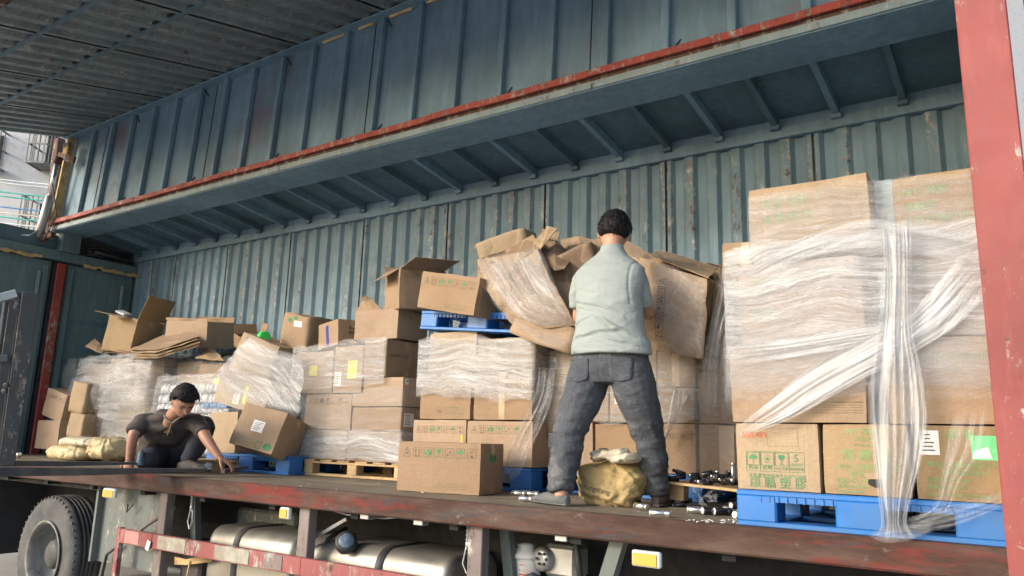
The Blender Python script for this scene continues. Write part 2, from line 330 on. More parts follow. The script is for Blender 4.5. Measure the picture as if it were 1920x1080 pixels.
def sheet(name, grid, mat, parent=None, th=.004, crump=.0, sc=6, sub=1, smooth=False, seed=0):
    # grid: rows of points; crumpled board with real thickness
    rows = [[V(p) for p in r] for r in grid]
    def refine(rr):
        out = []
        for i in range(len(rr)-1):
            for k in range(sub): out.append([a.lerp(b, k/sub) for a, b in zip(rr[i], rr[i+1])])
        out.append(rr[-1]); return out
    rows = refine(rows); rows = [list(x) for x in zip(*refine([list(c) for c in zip(*rows)]))]
    m = MB(); nc = len(rows[0]); rq = random.Random(seed*7+3); p00 = rows[len(rows)//2][nc//2]; planes = []
    for k in range(9): a = V((rq.uniform(-1, 1), rq.uniform(-.4, .4), rq.uniform(-1, 1))).normalized(); planes.append((a, rq.uniform(-.22, .22), rq.uniform(.02, .07), rq.choice((-1, 1))*rq.uniform(.5, 1.3), V((rq.uniform(-.3, .3), -1, rq.uniform(-.4, .4)))))
    for r in rows:
        for p in r:
            if crump:
                q0 = p.copy(); p = p + noise.noise_vector(q0*sc*.6 + V((seed, 0, 0)))*crump*.2
                for (nn, cc, wd, am, dr) in planes: p = p + dr*max(0, 1-abs(nn.dot(q0-p00)-cc)/wd)*am*crump*1.5
            m.v.append(p)
    for i in range(len(rows)-1):
        for j in range(nc-1): a = i*nc+j; m.f.append([a, a+1, a+nc+1, a+nc])
    o = m.build(name, mat, parent, smooth)
    if th: md = o.modifiers.new('th', 'SOLIDIFY'); md.thickness = th; md.offset = 0
    return o

# ---------------------------------------------------------------- flat print
BODY = {}
class Ink:
    def __init__(s, lift=0): s.v = []; s.f = []; s.lift = lift
    def poly(s, pts): n = len(s.v); s.v += [(p[0], p[1]) for p in pts]; s.f.append(list(range(n, n+len(pts))))
    def rect(s, x0, y0, x1, y1):
        nx, ny = max(1, int(abs(x1-x0)/.03)), max(1, int(abs(y1-y0)/.03))
        for i in range(nx):
            for j in range(ny):
                a, b, c, d = x0+(x1-x0)*i/nx, x0+(x1-x0)*(i+1)/nx, y0+(y1-y0)*j/ny, y0+(y1-y0)*(j+1)/ny
                s.poly([(a, c), (b, c), (b, d), (a, d)])
    def rect1(s, x0, y0, x1, y1): s.poly([(x0, y0), (x1, y0), (x1, y1), (x0, y1)])
    def line(s, p, q, w_):
        dx, dy = q[0]-p[0], q[1]-p[1]; l = math.hypot(dx, dy) or 1; nx, ny = -dy/l*w_/2, dx/l*w_/2
        k = max(1, int(l/.03)); L_ = lambda t_: (p[0]+dx*t_, p[1]+dy*t_)
        for i in range(k):
            a, b = L_(i/k), L_((i+1)/k); s.poly([(a[0]+nx, a[1]+ny), (a[0]-nx, a[1]-ny), (b[0]-nx, b[1]-ny), (b[0]+nx, b[1]+ny)])
    def frame(s, x0, y0, x1, y1, w_):
        for a, b in (((x0, y0), (x1, y0)), ((x1, y0), (x1, y1)), ((x1, y1), (x0, y1)), ((x0, y1), (x0, y0))): s.line(a, b, w_)
    def disk(s, x, y, r, a0=0, a1=2*pi, n=14, sy=1): s.poly([(x+r*cos(a0+(a1-a0)*k/n), y+sy*r*sin(a0+(a1-a0)*k/n)) for k in range(n + (0 if a1-a0 > 6.2 else 1))])
    def text(s, body, x, y, size, align='LEFT', sx=1):
        cu = bpy.data.curves.new('t', 'FONT'); cu.body = body; cu.size = size; cu.align_x = align; cu.resolution_u = 2
        o = bpy.data.objects.new('t', cu); C.objects.link(o); dg = bpy.context.evaluated_depsgraph_get(); dg.update()
        me = bpy.data.meshes.new_from_object(o.evaluated_get(dg)); n = len(s.v)
        s.v += [(v.co.x*sx+x, v.co.y+y) for v in me.vertices]; s.f += [[n+i for i in p.vertices] for p in me.polygons]
        bpy.data.objects.remove(o); bpy.data.curves.remove(cu); bpy.data.meshes.remove(me)
    def build(s, name, mat, fm, parent, proj=None):
        m = MB(); m.f = s.f
        if proj: m.v = [proj(p) for p in s.v]
        else:
            nn = fm.to_3x3() @ V((0, 0, 1)); bv = BODY.get(parent.name) if parent else None; extra = (fm.translation.length and 0)
            for p in s.v:
                q = fm @ V((p[0], p[1], 0))
                if bv:
                    h_ = bv[0].ray_cast(q+nn*.08, -nn, .16)
                    if h_[0] is not None: q = h_[0]+nn*(.0014+max(0, s.lift))
                m.v.append(q)
        return m.build(name, mat, parent)
def facem(face, w_, d, h, off=.0035):
    # frame on a carton's face; origin at the face's lower left, seen from outside; local origin = base centre
    if face == 'front': return Matrix(((1, 0, 0, -w_/2), (0, 0, -1, -d/2-off), (0, 1, 0, 0), (0, 0, 0, 1)))
    if face == 'right': return Matrix(((0, 0, 1, w_/2+off), (1, 0, 0, -d/2), (0, 1, 0, 0), (0, 0, 0, 1)))
    return Matrix(((1, 0, 0, -w_/2), (0, 1, 0, -d/2), (0, 0, 1, h+off), (0, 0, 0, 1)))
def icons(k, x, y, s, gap, which, filled=(), wl=.0016):
    # k: dark-ink, filled: green ink
    g = filled if filled != () else k
    for i, wch in enumerate(which):
        x0 = x+i*(s+gap); cx, cy = x0+s/2, y+s/2
        if wch != 'T': k.frame(x0, y, x0+s, y+s, wl)
        if wch == 'T':
            for a, b in (((x0, y), (x0+s, y)), ((x0+s, y), (cx, y+s)), ((cx, y+s), (x0, y))): k.line(a, b, wl*1.4)
            k.disk(cx, y+s*.35, s*.12)
        if wch == 'U':
            for dx in (-.22, .22): k.rect(cx+dx*s-s*.03, y+s*.2, cx+dx*s+s*.03, y+s*.7); k.poly([(cx+dx*s-s*.1, y+s*.65), (cx+dx*s+s*.1, y+s*.65), (cx+dx*s, y+s*.88)])
            k.rect(x0+s*.15, y+s*.08, x0+s*.85, y+s*.13)
        if wch == 'H':
            g.poly([(cx-.38*s, y+.75*s), (cx-.42*s, y+.4*s), (cx-.12*s, y+.1*s), (cx-.08*s, y+.45*s)]); g.poly([(cx+.38*s, y+.75*s), (cx+.08*s, y+.45*s), (cx+.12*s, y+.1*s), (cx+.42*s, y+.4*s)]); g.rect(cx-.13*s, y+.55*s, cx+.13*s, y+.85*s)
        if wch == 'G': g.disk(cx, y+.68*s, .24*s, pi, 2*pi, 10, 1.1); g.rect(cx-.24*s, y+.67*s, cx+.24*s, y+.85*s); g.rect(cx-.025*s, y+.15*s, cx+.025*s, y+.45*s); g.rect(cx-.15*s, y+.1*s, cx+.15*s, y+.15*s)
        if wch == 'K': k.disk(cx+.12*s, cy+.1*s, .1*s); k.disk(cx-.22*s, cy-.22*s, .09*s); k.line((cx-.1*s, cy), (cx+.3*s, cy-.3*s), wl)
        if wch == 'M': g.disk(cx, cy-.02*s, .36*s, 0, pi, 14); g.rect(cx-.02*s, y+.16*s, cx+.02*s, cy); g.rect(cx-.02*s, y+.13*s, cx+.1*s, y+.17*s)
        if wch == 'Y': k.rect(cx-.12*s, y+.12*s, cx+.14*s, y+.32*s); k.line((cx-.2*s, y+.55*s), (cx+.2*s, y+.9*s), wl); k.line((cx-.2*s, y+.9*s), (cx+.2*s, y+.55*s), wl)
        if wch == 'S':
            g.disk(cx, cy, .12*s)
            for q in range(12): a = q*pi/6; g.line((cx+.2*s*cos(a), cy+.2*s*sin(a)), (cx+.34*s*cos(a), cy+.34*s*sin(a)), wl)
        if wch == '5': k.text('5', x0+s*.3, y+s*.42, s*.62); k.rect(x0+s*.12, y+s*.26, x0+s*.88, y+s*.29); k.rect(x0+s*.12, y+s*.17, x0+s*.88, y+s*.20)

# ---------------------------------------------------------------- cartons
def body(w_, d, h, crush, seed, n=7, open_top=False, lean=(0, 0), bulge=.004):
    bm = bmesh.new(); bmesh.ops.create_cube(bm, size=1); bmesh.ops.subdivide_edges(bm, edges=bm.edges[:], cuts=n, use_grid_fill=True)
    if open_top: bmesh.ops.delete(bm, geom=[f for f in bm.faces if f.calc_center_median().z > .499], context='FACES')
    for v in bm.verts:
        x, y, z = v.co*2; e = sorted((abs(x), abs(y), abs(z)))
        k = 1-.012*(e[1] > .99) - .008*(e[0] > .99)
        b_ = (1-min(1, e[1])**4)*bulge
        p = V((x*w_/2*k, y*d/2*k, z*h/2*(1-.006*(e[1] > .99))+h/2))
        p += V((x if abs(x) > .99 else 0, y if abs(y) > .99 else 0, 0))*b_*(.6+.8*noise.noise(p*4+V((seed, 1, 2))))
        if crush: p += noise.noise_vector(p*5+V((seed*3.1, 0, 0)))*crush + noise.noise_vector(p*13+V((0, seed*2.3, 0)))*crush*.35
        p.x += lean[0]*p.z; p.y += lean[1]*p.z; v.co = p
    me = bpy.data.meshes.new('carton_body'); bm.to_mesh(me); bm.free(); return me
def carton(label, c=None, dims=(.5, .4, .3), rot=(0, 0, 0), mat='card', crush=.003, seed=None, prints=None, tape=True, open_top=False, flaps=(), fit=None, group=None, lean=(0, 0), name='carton'):
    seed = seed if seed is not None else R.random()*50
    if fit: (fc, fr, dims_) = fit; dims = dims_ if dims is None else dims
    w_, d, h = dims
    if fit:     # centre of a tilted box, rear depth may be widened keeping the front face
        E_ = Euler([radians(a) for a in fr]).to_matrix(); ctr = V(fc); old = dims_[1]
        ctr = ctr + E_ @ V((0, (d-old)/2, 0)); base = ctr - E_ @ V((0, 0, h/2)); c, rot = base, fr
    root = empty(name, c, label, 'box', group, rot)
    me = body(w_, d, h, crush, seed, open_top=open_top, lean=lean); me.materials.append(M[mat])
    bo = bpy.data.objects.new('carton_body', me); C.objects.link(bo); bo.parent = root
    bm = bmesh.new(); bm.from_mesh(me); BODY[root.name] = (BVHTree.FromBMesh(bm),); bm.free()
    if crush > .008: me.polygons.foreach_set('use_smooth', [True]*len(me.polygons))
    if open_top: md = bo.modifiers.new('th', 'SOLIDIFY'); md.thickness = .005
    if tape and crush < .02:
        tp = Ink(.0003); tp.rect(d/2-.025, h-.07, d/2+.025, h-.003); tp.rect(d/2-.025, .003, d/2+.025, .06); tp.build('tape', 'tape', facem('right', w_, d, h), root)
    for fl in flaps:    # (edge, length, angle from vertical outward, width fraction)
        e, L_, ang, fr_ = fl; a = radians(ang)
        if e in 'fb':
            s = -1 if e == 'f' else 1; p0 = V((-w_/2*fr_, s*d/2, h)); p1 = V((w_/2*fr_, s*d/2, h)); dv = V((0, s*sin(a), cos(a)))*L_
        else:
            s = -1 if e == 'l' else 1; p0 = V((s*w_/2, -d/2*fr_, h)); p1 = V((s*w_/2, d/2*fr_, h)); dv = V((s*sin(a), 0, cos(a)))*L_
        sheet('flap', [[p0, p0.lerp(p1, .5), p1], [p0+dv*.5, p0.lerp(p1, .5)+dv*.5+V((0, 0, .01)), p1+dv*.5], [p0+dv, p0.lerp(p1, .5)+dv, p1+dv]], mat, root, .005, .006, 5, 2)
    if prints: prints(root, w_, d, h)
    return root
def P_std(face='front', small=False, green=True, y=.74, logo=True, side=True):
    def f(root, w_, d, h):
        k, g = Ink(), Ink(); s = min(.058, w_*.095)
        fw = w_ if face == 'front' else d; s = min(s, fw*.095)
        icons(k, fw*.07, h*y, s, s*.36, 'TUHGKMY', g)
        mm = facem(face, w_, d, h, .005); k.build('printed_symbols', 'ink_dark', mm, root); g.build('printed_green_symbols', 'ink_green' if green else 'ink_dark', mm, root)
        if logo:
            l = Ink(); x0 = fw*.5; z0 = h*.07
            l.disk(x0+.02, z0+.02, .018); l2 = Ink(); l.v = []; l.f = []
            for q in range(10): a0, a1 = q*2*pi/10, (q+1)*2*pi/10; l.line((x0+.02+.022*cos(a0), z0+.022+.018*sin(a0)), (x0+.02+.022*cos(a1), z0+.022+.018*sin(a1)), .002)
            l.poly([(x0+.008, z0+.01), (x0+.032, z0+.01), (x0+.02, z0+.034)])
            for q in range(4): l.rect(x0+.055, z0+.006+q*.011, x0+.055+fw*.28, z0+.0085+q*.011)
            l.build('printed_logo', 'ink_olive', facem(face, w_, d, h, .006), root)
        if side:
            q = Ink(); q.disk(d*.42, h*.72, .026, sy=1.1); q.rect(d*.42+.036, h*.72-.028, d*.42+.064, h*.72+.028); q.build('printed_mark', 'ink_green', facem('right', w_, d, h, .006), root)
    return f
def sticker(root, w_, d, h, face, x0, y0, x1, y1, mat, lines=True):
    k = Ink(); k.rect(x0, y0, x1, y1); mm = facem(face, w_, d, h, .0055); k.build('label_sticker', mat, mm, root)
    if lines:
        l = Ink(.001); n = 5
        for i in range(n): yy = y0+(y1-y0)*(.16+.16*i); l.rect(x0+(x1-x0)*.1, yy, x0+(x1-x0)*(.55+.35*R.random()), yy+(y1-y0)*.05)
        l.build('label_print', 'ink_dark', facem(face, w_, d, h, .0065), root)

def wrap(label, path, z0, z1, dens, mat='film', off=.010, wob=.008, du=.02, dv=.02, tilt=0, bulge=0, group='stretch film round the pallet loads', ragged=.03, seed=0, hug=None):
    # path: plan polyline (x,y); dens: list of (z, density)
    pts = [V((p[0], p[1], 0)) for p in path]; L_ = [0]
    for a, b in zip(pts, pts[1:]): L_.append(L_[-1]+(b-a).length)
    n = max(8, int(L_[-1]/du)); mv = max(6, int((z1-z0)/dv)); m = MB(); uv = []; dn = []
    def pos(s):
        for i in range(len(pts)-1):
            if s <= L_[i+1]+1e-9: t_ = (s-L_[i])/(L_[i+1]-L_[i]); d = (pts[i+1]-pts[i]).normalized(); return pts[i].lerp(pts[i+1], t_), V((d.y, -d.x, 0))
        d = (pts[-1]-pts[-2]).normalized(); return pts[-1], V((d.y, -d.x, 0))
    def dz(z):
        for (a, da), (b, db) in zip(dens, dens[1:]):
            if z <= b: t_ = (z-a)/(b-a); t_ = max(0, min(1, t_)); return da+(db-da)*t_
        return dens[-1][1]
    for j in range(mv+1):
        for i in range(n+1):
            s = L_[-1]*i/n; z = z0+(z1-z0)*j/mv; p, nn = pos(s); u_ = s/L_[-1]
            if j in (0, mv): z += noise.noise(V((s*5, seed, j)))*ragged
            q = V((s*1.5, z*26, seed)); k = noise.noise(V((s*2.2, z*9, seed)))*.6 + noise.noise(V((s*3, z*45+s*4, seed+5)))*.16 + noise.noise(V((s*9, z*14, seed+9)))*.3
            hz = hug(p, z) if hug else 0
            m.v.append(p + nn*(off + k*wob + bulge*sin(pi*u_)*sin(pi*j/mv) + hz) + V((0, 0, z + tilt*s)))
            uv.append((s, z)); dn.append(dz(z)*(.35 if j in (0, mv) else 1))
    for j in range(mv):
        for i in range(n): a = j*(n+1)+i; m.f.append([a, a+1, a+n+2, a+n+1])
    o = m.build('stretch_film', mat, None, True); addattr(o, uv, dn); tag(o, label, 'film', group); return o
def addattr(o, uv, dn):
    me = o.data; ul = me.uv_layers.new(name='UVMap'); vi = [0]*len(me.loops); me.loops.foreach_get('vertex_index', vi)
    ul.data.foreach_set('uv', [c for i in vi for c in uv[i]])
    a = me.attributes.new('dens', 'FLOAT', 'POINT'); a.data.foreach_set('value', dn)
def ribbon(label, rails, mat='film_tail', pleats=7, amp=.02, n=40, m_=36, dens=1, name='stretch_film', group=None, seed=0, part=None, fade=9):
    # rails: list of (left point, right point) along the length
    m = MB(); uv = []; dn = []; K = len(rails)-1
    def cr(p0, p1, p2, p3, t_): return .5*((2*p1)+(p2-p0)*t_+(2*p0-5*p1+4*p2-p3)*t_*t_+(3*p1-p0-3*p2+p3)*t_**3)
    ln = 0; last = None
    for j in range(n+1):
        t_ = j/n*K; i = min(K-1, int(t_)); fr = t_-i
        g = lambda q, s: V(rails[max(0, min(K, q))][s])
        a = cr(g(i-1, 0), g(i, 0), g(i+1, 0), g(i+2, 0), fr); b = cr(g(i-1, 1), g(i, 1), g(i+1, 1), g(i+2, 1), fr)
        if last is not None: ln += ((a+b)/2-last).length
        last = (a+b)/2; wdt = (b-a).length
        for k in range(m_+1):
            s = k/m_; p = a.lerp(b, s); dep = (1.6*noise.noise(V((s*pleats*1.1, ln*1.1, seed))) + .8*(1-2*abs(noise.noise(V((s*pleats*2.1+2, ln*1.3, seed+4))))))*amp * min(1, wdt/.10+.15)
            p = p + V((0, -1, .1))*(dep + .6*amp*noise.noise(V((s*12, ln*4, seed))))
            m.v.append(p); uv.append((ln, s*max(.10, wdt)*1.4)); e = min(s, 1-s)*7; ee = min(1, .12+min(t_, K-t_)/K*fade); dn.append(dens*ee*min(1, .25+e)*(1+.5*noise.noise(V((s*6, ln*1.5, seed+9)))))
    for j in range(n):
        for k in range(m_): a = j*(m_+1)+k; m.f.append([a, a+1, a+m_+2, a+m_+1])
    o = m.build(name, mat, part, True); addattr(o, uv, dn)
    if not part: tag(o, label, 'film', group)
    return o

# ---------------------------------------------------------------- ground, surroundings
XL, XR, YF, YC, YB = -10.5, 0.0, 3.36, 4.55, 5.72
g = MB(); g.v = [V((x, y, -1.2)) for y in (-120, 120) for x in (-150, 150)]; g.f = [[0, 1, 3, 2]]
tag(g.build('ground', 'ground'), 'grey concrete yard under the truck', kind='structure')
bd = empty('apartment_building', (-19, 6, -1.2), 'white mosaic tiled building with caged windows behind the truck', 'building')
MB().box((-1.5, 4, 8), (3, 44, 16)).build('wall', 'mosaic', bd)
def cage(y0, y1, z0, z1):
    f = MB().box((.02, (y0+y1)/2, (z0+z1)/2+.05), (.04, y1-y0-.2, z1-z0-.15)).build('window', 'dark', bd)
    m = MB(); X = .55
    for z in (z0, (z0+z1)/2, z1): m.bar((X, y0, z), (X, y1, z), .03); m.bar((.0, y0, z), (X, y0, z), .03); m.bar((.0, y1, z), (X, y1, z), .03)
    k = 0
    while y0+k*.11 <= y1+.01: m.bar((X, y0+k*.11, z0), (X, y0+k*.11, z1), .018); k += 1
    for x_ in (.15, .3, .42): m.bar((x_, y0, z0), (x_, y0, z1), .018); m.bar((x_, y1, z0), (x_, y1, z1), .018)
    m.box((X/2, (y0+y1)/2, z0+.02), (X, y1-y0, .03)); m.build('window_cage', 'cage', bd)
BA = radians(-52); BN = V((cos(BA), sin(BA), 0)); BT = V((-sin(BA), cos(BA), 0)); BO = V((-19, 6, -1.2)); bd.rotation_euler = (0, 0, BA)
def onb(px, py):
    d = _f + _r*((px-960)/FPX) + _u*((540-py)/FPX); p = EYE+d*((BN.dot(BO-EYE)+.55)/BN.dot(d)); return (p-BO).dot(BT), p.z+1.2
(ya, za), (yb_, zb) = onb(48, 303), onb(94, 235); cage(ya, yb_, za, zb)
(ya, za), (yb_, zb) = onb(30, 440), onb(98, 368); cage(ya, yb_, za, zb)
(ya, za), (yb_, zb) = onb(-60, 303), onb(-10, 235); cage(ya, yb_, za, zb)
cols = ['white_line', 'white_line', 'line_green', 'line_green', 'line_blue', 'line_cream', 'line_green', 'white_line']
names = ['white clothesline, uppermost across the white building', 'white clothesline just under the uppermost one', 'green clothesline above the lower window cage', 'second green clothesline at the top of the lower cage', 'blue clothesline across the lower window cage', 'cream clothesline just below the blue one', 'green clothesline below the cream one', 'lowest white clothesline above the truck header']
for i, (cm, lb, y0) in enumerate(zip(cols, names, (326, 332, 349, 357, 377, 388, 396, 407))):
    d0 = atd(-160, y0-16, 14); d1 = atd(170, y0+26, 14); pts = [d0.lerp(d1, k/8)-V((0, 0, .06*sin(pi*k/8))) for k in range(9)]
    tag(MB().tube(pts, .013, 6).build('clothesline', cm, smooth=True), lb, 'clothesline', 'clotheslines by the building')
# low pale things seen behind the wheel
tag(MB().box((-14.2, 3.9, -.75), (1.6, 1.6, .9), ch=.05).build('concrete_block', 'sticker_white'), 'pale concrete block on the ground behind the wheel', 'block')
rk = MB()
for i in range(9): rk.ell((-16.4+R.random()*.8, 3.0+R.random()*3.4, -.9+.35*R.random()+.12*i), (.45, .45, .3), None, 8, 6)
rk = rk.build('rubble', 'ground_far'); tag(rk, 'heap of grey rubble beyond the wheel', 'rubble', kind='stuff')

# ---------------------------------------------------------------- the truck
TR = empty('box_truck', (-5.2, 4.5, -1.2), 'long box truck with its teal side wing raised and red end post', 'truck')
def tp(mb, name, mat, parent=None, smooth=False):
    o = mb.build(name, mat, None, smooth); p = parent or TR; o.parent = p
    bpy.context.view_layer.update() if False else None
    off = V(TR.location) if p == TR else V((0, 0, 0)); o.data.transform(Matrix.Translation(-off)) if p == TR else None
    return o
def sub(mb, name, mat, parent, smooth=False):      # parent is a part of the truck whose mesh is in truck space
    o = mb.build(name, mat, None, smooth); o.parent = parent; o.data.transform(Matrix.Translation(-V(TR.location))); return o
# floor planks
NP = 11; pw = (YB-YF-.06)/NP
for i in range(NP):
    y0 = YF+.055+i*pw; x = XL
    tp(MB().box(((XL+XR)/2, y0+pw/2, -.016-(i % 3)*.001), (XR-XL-.02, pw-.006, .03), ch=.003), 'floor_plank', 'plank')
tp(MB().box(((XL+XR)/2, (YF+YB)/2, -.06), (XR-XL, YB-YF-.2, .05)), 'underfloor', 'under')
ed = MB().box(((XL+XR)/2, YF+.025, -.058), (XR-XL+.3, .05, .12), ch=.006); ed.box(((XL+XR)/2, YF+.06, -.115), (XR-XL+.3, .1, .012))
tp(ed, 'deck_edge_channel', 'deck_edge')
tp(MB().box(((XL+XR)/2, YB-.0, -.06), (XR-XL, .05, .12)), 'far_edge_channel', 'under')
# corrugated far wall
def corr(x0, x1, n, dep, place, flat=.34, slope=.16):
    # returns profile points (x, depth) of a trapezoid corrugation
    pr_ = [(x0, 0)]; w_ = (x1-x0)/n
    for i in range(n):
        a = x0+i*w_; pr_ += [(a+w_*flat/2, 0), (a+w_*(flat/2+slope), dep), (a+w_*(1-flat/2-slope), dep), (a+w_*(1-flat/2), 0)]
    pr_.append((x1, 0)); m = MB()
    for (x, d) in pr_: m.v += [place(x, d, 0), place(x, d, 1)]
    for i in range(len(pr_)-1): m.f.append([2*i, 2*i+2, 2*i+3, 2*i+1])
    return m
SEAM = [-10.45, -9.48, -8.35, -7.13, -5.93, -4.75, -3.59, -2.4, -1.22, -.03]
far = tp(MB().box(((XL+XR)/2, YB-.005, 2.715), (XR-XL, .06, .09), ch=.005), 'top_rail', 'teal')
for i, (a, b) in enumerate(zip(SEAM, SEAM[1:])):
    m = corr(a+.010, b-.010, 6, .032, lambda x, d, t_: V((x, YB+d+.004*sin(x*9), -.0+2.67*t_)))
    o = tp(m, 'corrugated_panel', 'teal_wall'); o.data.transform(Matrix.Translation((0, -(YB-TR.location.y), 0))); o.location = (0, YB-TR.location.y, 0)
tp(MB().box(((XL+XR)/2, YB+.06, 1.33), (XR-XL, .02, 2.72)), 'outer_sheet', 'dark_metal')
for a in SEAM[1:-1]: tp(MB().box((a, YB+.03, 1.33), (.05, .02, 2.66)), 'seam_strip', 'dark_metal')
tp(MB().box((-7.9, YB-.015, 1.28), (2.4, .03, .04)), 'wall_rail', 'teal_edge')
# rear roof half: ceiling sheet with ribs, sloping gently to the wall
def zc(y): return 2.93-(y-4.95)*.14
cl = MB(); 
cl.box((0, 0, 0), (1, 1, 1)); cl.v = [V((x, y, zc(y)+dz_)) for dz_ in (0, .02) for x, y in ((XL, 4.9), (XR, 4.9), (XR, YB+.05), (XL, YB+.05))]
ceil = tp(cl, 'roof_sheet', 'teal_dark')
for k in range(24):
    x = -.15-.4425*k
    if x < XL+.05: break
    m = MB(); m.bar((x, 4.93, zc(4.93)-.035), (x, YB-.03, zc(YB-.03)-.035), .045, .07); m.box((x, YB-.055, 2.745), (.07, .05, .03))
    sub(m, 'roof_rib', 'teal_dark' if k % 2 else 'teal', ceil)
tp(MB().box(((XL+XR)/2, YB-.004, 2.79), (XR-XL, .03, .07)), 'ceiling_angle', 'teal')
# centre beam
cb = tp(MB().box((-5.25, 4.755, 2.90), (10.5, .40, .10)), 'centre_beam', 'teal')
sub(MB().box((-5.25, 4.545, 2.885), (10.54, .014, .055), ch=.003), 'beam_edge', 'teal_edge', cb)
hr = MB(); R2 = random.Random(3)
for k in range(21):
    a = XL+k*.5; hr.box((a+.25, 4.52+R2.uniform(-.004, .004), 2.965+R2.uniform(-.004, .004)), (.502, .022, .052), Euler((0, R2.uniform(-.005, .005), 0)).to_matrix(), ch=.002)
sub(hr, 'hinge_strip', 'red', cb)
sub(MB().box((-5.25, 4.56, 2.93), (10.5, .02, .05)), 'hinge_gap', 'rust', cb)
# raised roof half
a3 = radians(3); U_ = V((0, sin(a3), cos(a3))); N_ = V((0, -cos(a3), sin(a3))); A_ = V((0, 4.60, 2.98)); HT = 1.20
def wp(x, t_, n): return V((x, 0, 0)) + A_ + U_*t_ + N_*n
rm = MB(); n = 0
for x in (XL, XR):
    for t_, q in ((0, 0), (HT, 0), (HT, -.02), (0, -.02)): rm.v.append(wp(x, t_, q))
rm.f = [[0, 1, 5, 4], [1, 2, 6, 5], [2, 3, 7, 6], [3, 0, 4, 7], [0, 3, 2, 1], [4, 5, 6, 7]]
rp = tp(rm, 'raised_roof_panel', 'teal_red')
for k in range(22):
    x = -.97+.94-.47*k
    if x < XL+.1: break
    m = MB(); m.bar(wp(x, .0, .03), wp(x, HT-.02, .03), .05, .06, ref=V((1, 0, 0)), ch=.004); sub(m, 'rib', 'teal', rp)
    if k % 3 == 1:
        m = MB(); m.bar(wp(x+.04, .02, .02), wp(x+.10, .10, .005), .008, .008); m.bar(wp(x+.04, HT-.03, .02), wp(x+.1, HT-.12, .005), .008, .008); sub(m, 'corner_tie', 'dark', rp)
for x in (-2.62, -4.95, -7.4, -9.7): sub(MB().bar(wp(x+.1, 0, .003), wp(x+.1, HT, .003), .006, .006), 'sheet_joint', 'dark', rp)
# wing side panel, hanging over the yard
a13 = radians(-13); D_ = V((0, -cos(a13), sin(a13))); D_ = V((0, -cos(radians(13)), -sin(radians(13)))); NN = V((0, -sin(radians(13)), cos(radians(13)))); B_ = wp(0, HT+.01, .04)
WL = 2.45
wing = tp(MB().bar(B_+V((XL, -.01, .0)), B_+V((XR, -.01, .0)), .10, .05, ch=.006), 'wing_side', 'teal')
sub(MB().bar(B_+D_*.055+V((XL, 0, 0))-NN*.022, B_+D_*.055+V((XR, 0, 0))-NN*.022, .13, .012, ref=NN), 'hinge_cover', 'teal', wing)
sub(MB().bar(B_+D_*.03+V((XL, 0, 0))+NN*.05, B_+D_*.03+V((XR, 0, 0))+NN*.05, .2, .02, ref=NN), 'outer_cap', 'teal', wing)
for i in range(9):
    a, b = XL+i*1.18, min(XR, XL+(i+1)*1.18)
    m = corr(a+.02, b-.02, 5, .034, lambda x, d, t_: V((x, 0, 0))+B_+D_*(.07+t_*(WL-.07))+NN*(d-.015), .36, .12); sub(m, 'corrugated_panel', 'wing_skin', wing)
    sub(MB().bar(V((a, 0, 0))+B_+D_*.04+NN*.0, V((a, 0, 0))+B_+D_*WL, .05, .006, ref=NN), 'panel_joint', 'dark_metal', wing)
sub(MB().bar(V((XL, 0, 0))+B_+D_*(WL/2+.05)+NN*.062, V((XR, 0, 0))+B_+D_*(WL/2+.05)+NN*.062, WL+.2, .01, ref=NN), 'outer_sheet', 'dark_metal', wing)  # sheet added to stop light leaking between the wing panels
for t_ in (1.36, 2.0): sub(MB().bar(V((XL, 0, 0))+B_+D_*t_-NN*.012, V((XR, 0, 0))+B_+D_*t_-NN*.012, .045, .018, ref=NN), 'stiffener_bar', 'teal_dark', wing)
m = MB()
for k in range(52): x = XL+.1+.2*k; m.bar(V((x, 0, 0))+B_+D_*1.39+NN*.004, V((x+.09, 0, 0))+B_+D_*1.39+NN*.004, .03, .012, ref=NN)
sub(m, 'notch_row', 'dark', wing)  # dark bars in place of the notches where the corrugation stops
sub(MB().bar(V((XL, 0, 0))+B_+D_*(WL+.12), V((XR, 0, 0))+B_+D_*(WL+.12), .22, .03, ref=NN), 'bottom_skirt', 'rust', wing)
fo = MB(); R3 = random.Random(9)
for x, L_ in ((-4.2, .35), (-4.65, .28), (-5.05, .2), (-5.55, .36), (-3.7, .3), (-3.2, .2)):
    p = wp(x, HT-.02, .035); fo.bar(p, p+V((L_, 0, .0)), .03, .035, ch=.01)
sub(fo, 'foam_strip', 'foam', wing)
sub(MB().ell(wp(-5.15, HT+.02, .06), (.07, .02, .02), None, 8, 6).ell(wp(-7.25, HT+.015, .06), (.03, .015, .015), None, 8, 6), 'plastic_scrap', 'sticker_white', wing)
# rear end: doors, header, posts
def panelx(y0, y1, z0, z1, x): return MB().box((x, (y0+y1)/2, (z0+z1)/2), (.04, y1-y0, z1-z0))
for (y0, y1) in ((YF+.04, 4.60), (4.80, YB-.02)):
    dr = tp(panelx(y0, y1, .0, 2.47, XL), 'rear_door', 'teal_door')
    for z in (.28, .72, 1.2, 1.72): sub(MB().box((XL+.024, (y0+y1)/2, z), (.014, y1-y0-.16, .05), ch=.004), 'press_line', 'teal_dark', dr)
    sub(MB().box((XL+.035, y1-.07 if y0 < 4 else y0+.05, 1.2), (.03, .07, 2.4), ch=.006), 'door_stile', 'teal_door', dr)
    sub(MB().bar((XL+.06, y1-.15, .05), (XL+.06, y1-.15, 2.3), .03), 'lock_bar', 'teal_edge', dr)
tp(MB().box((XL+.03, 4.71, 1.22), (.10, .11, 2.46), ch=.008), 'red_centre_post', 'red')
tp(MB().box((XL+.03, 4.635, 1.22), (.05, .03, 2.46)), 'door_seal', 'dark')
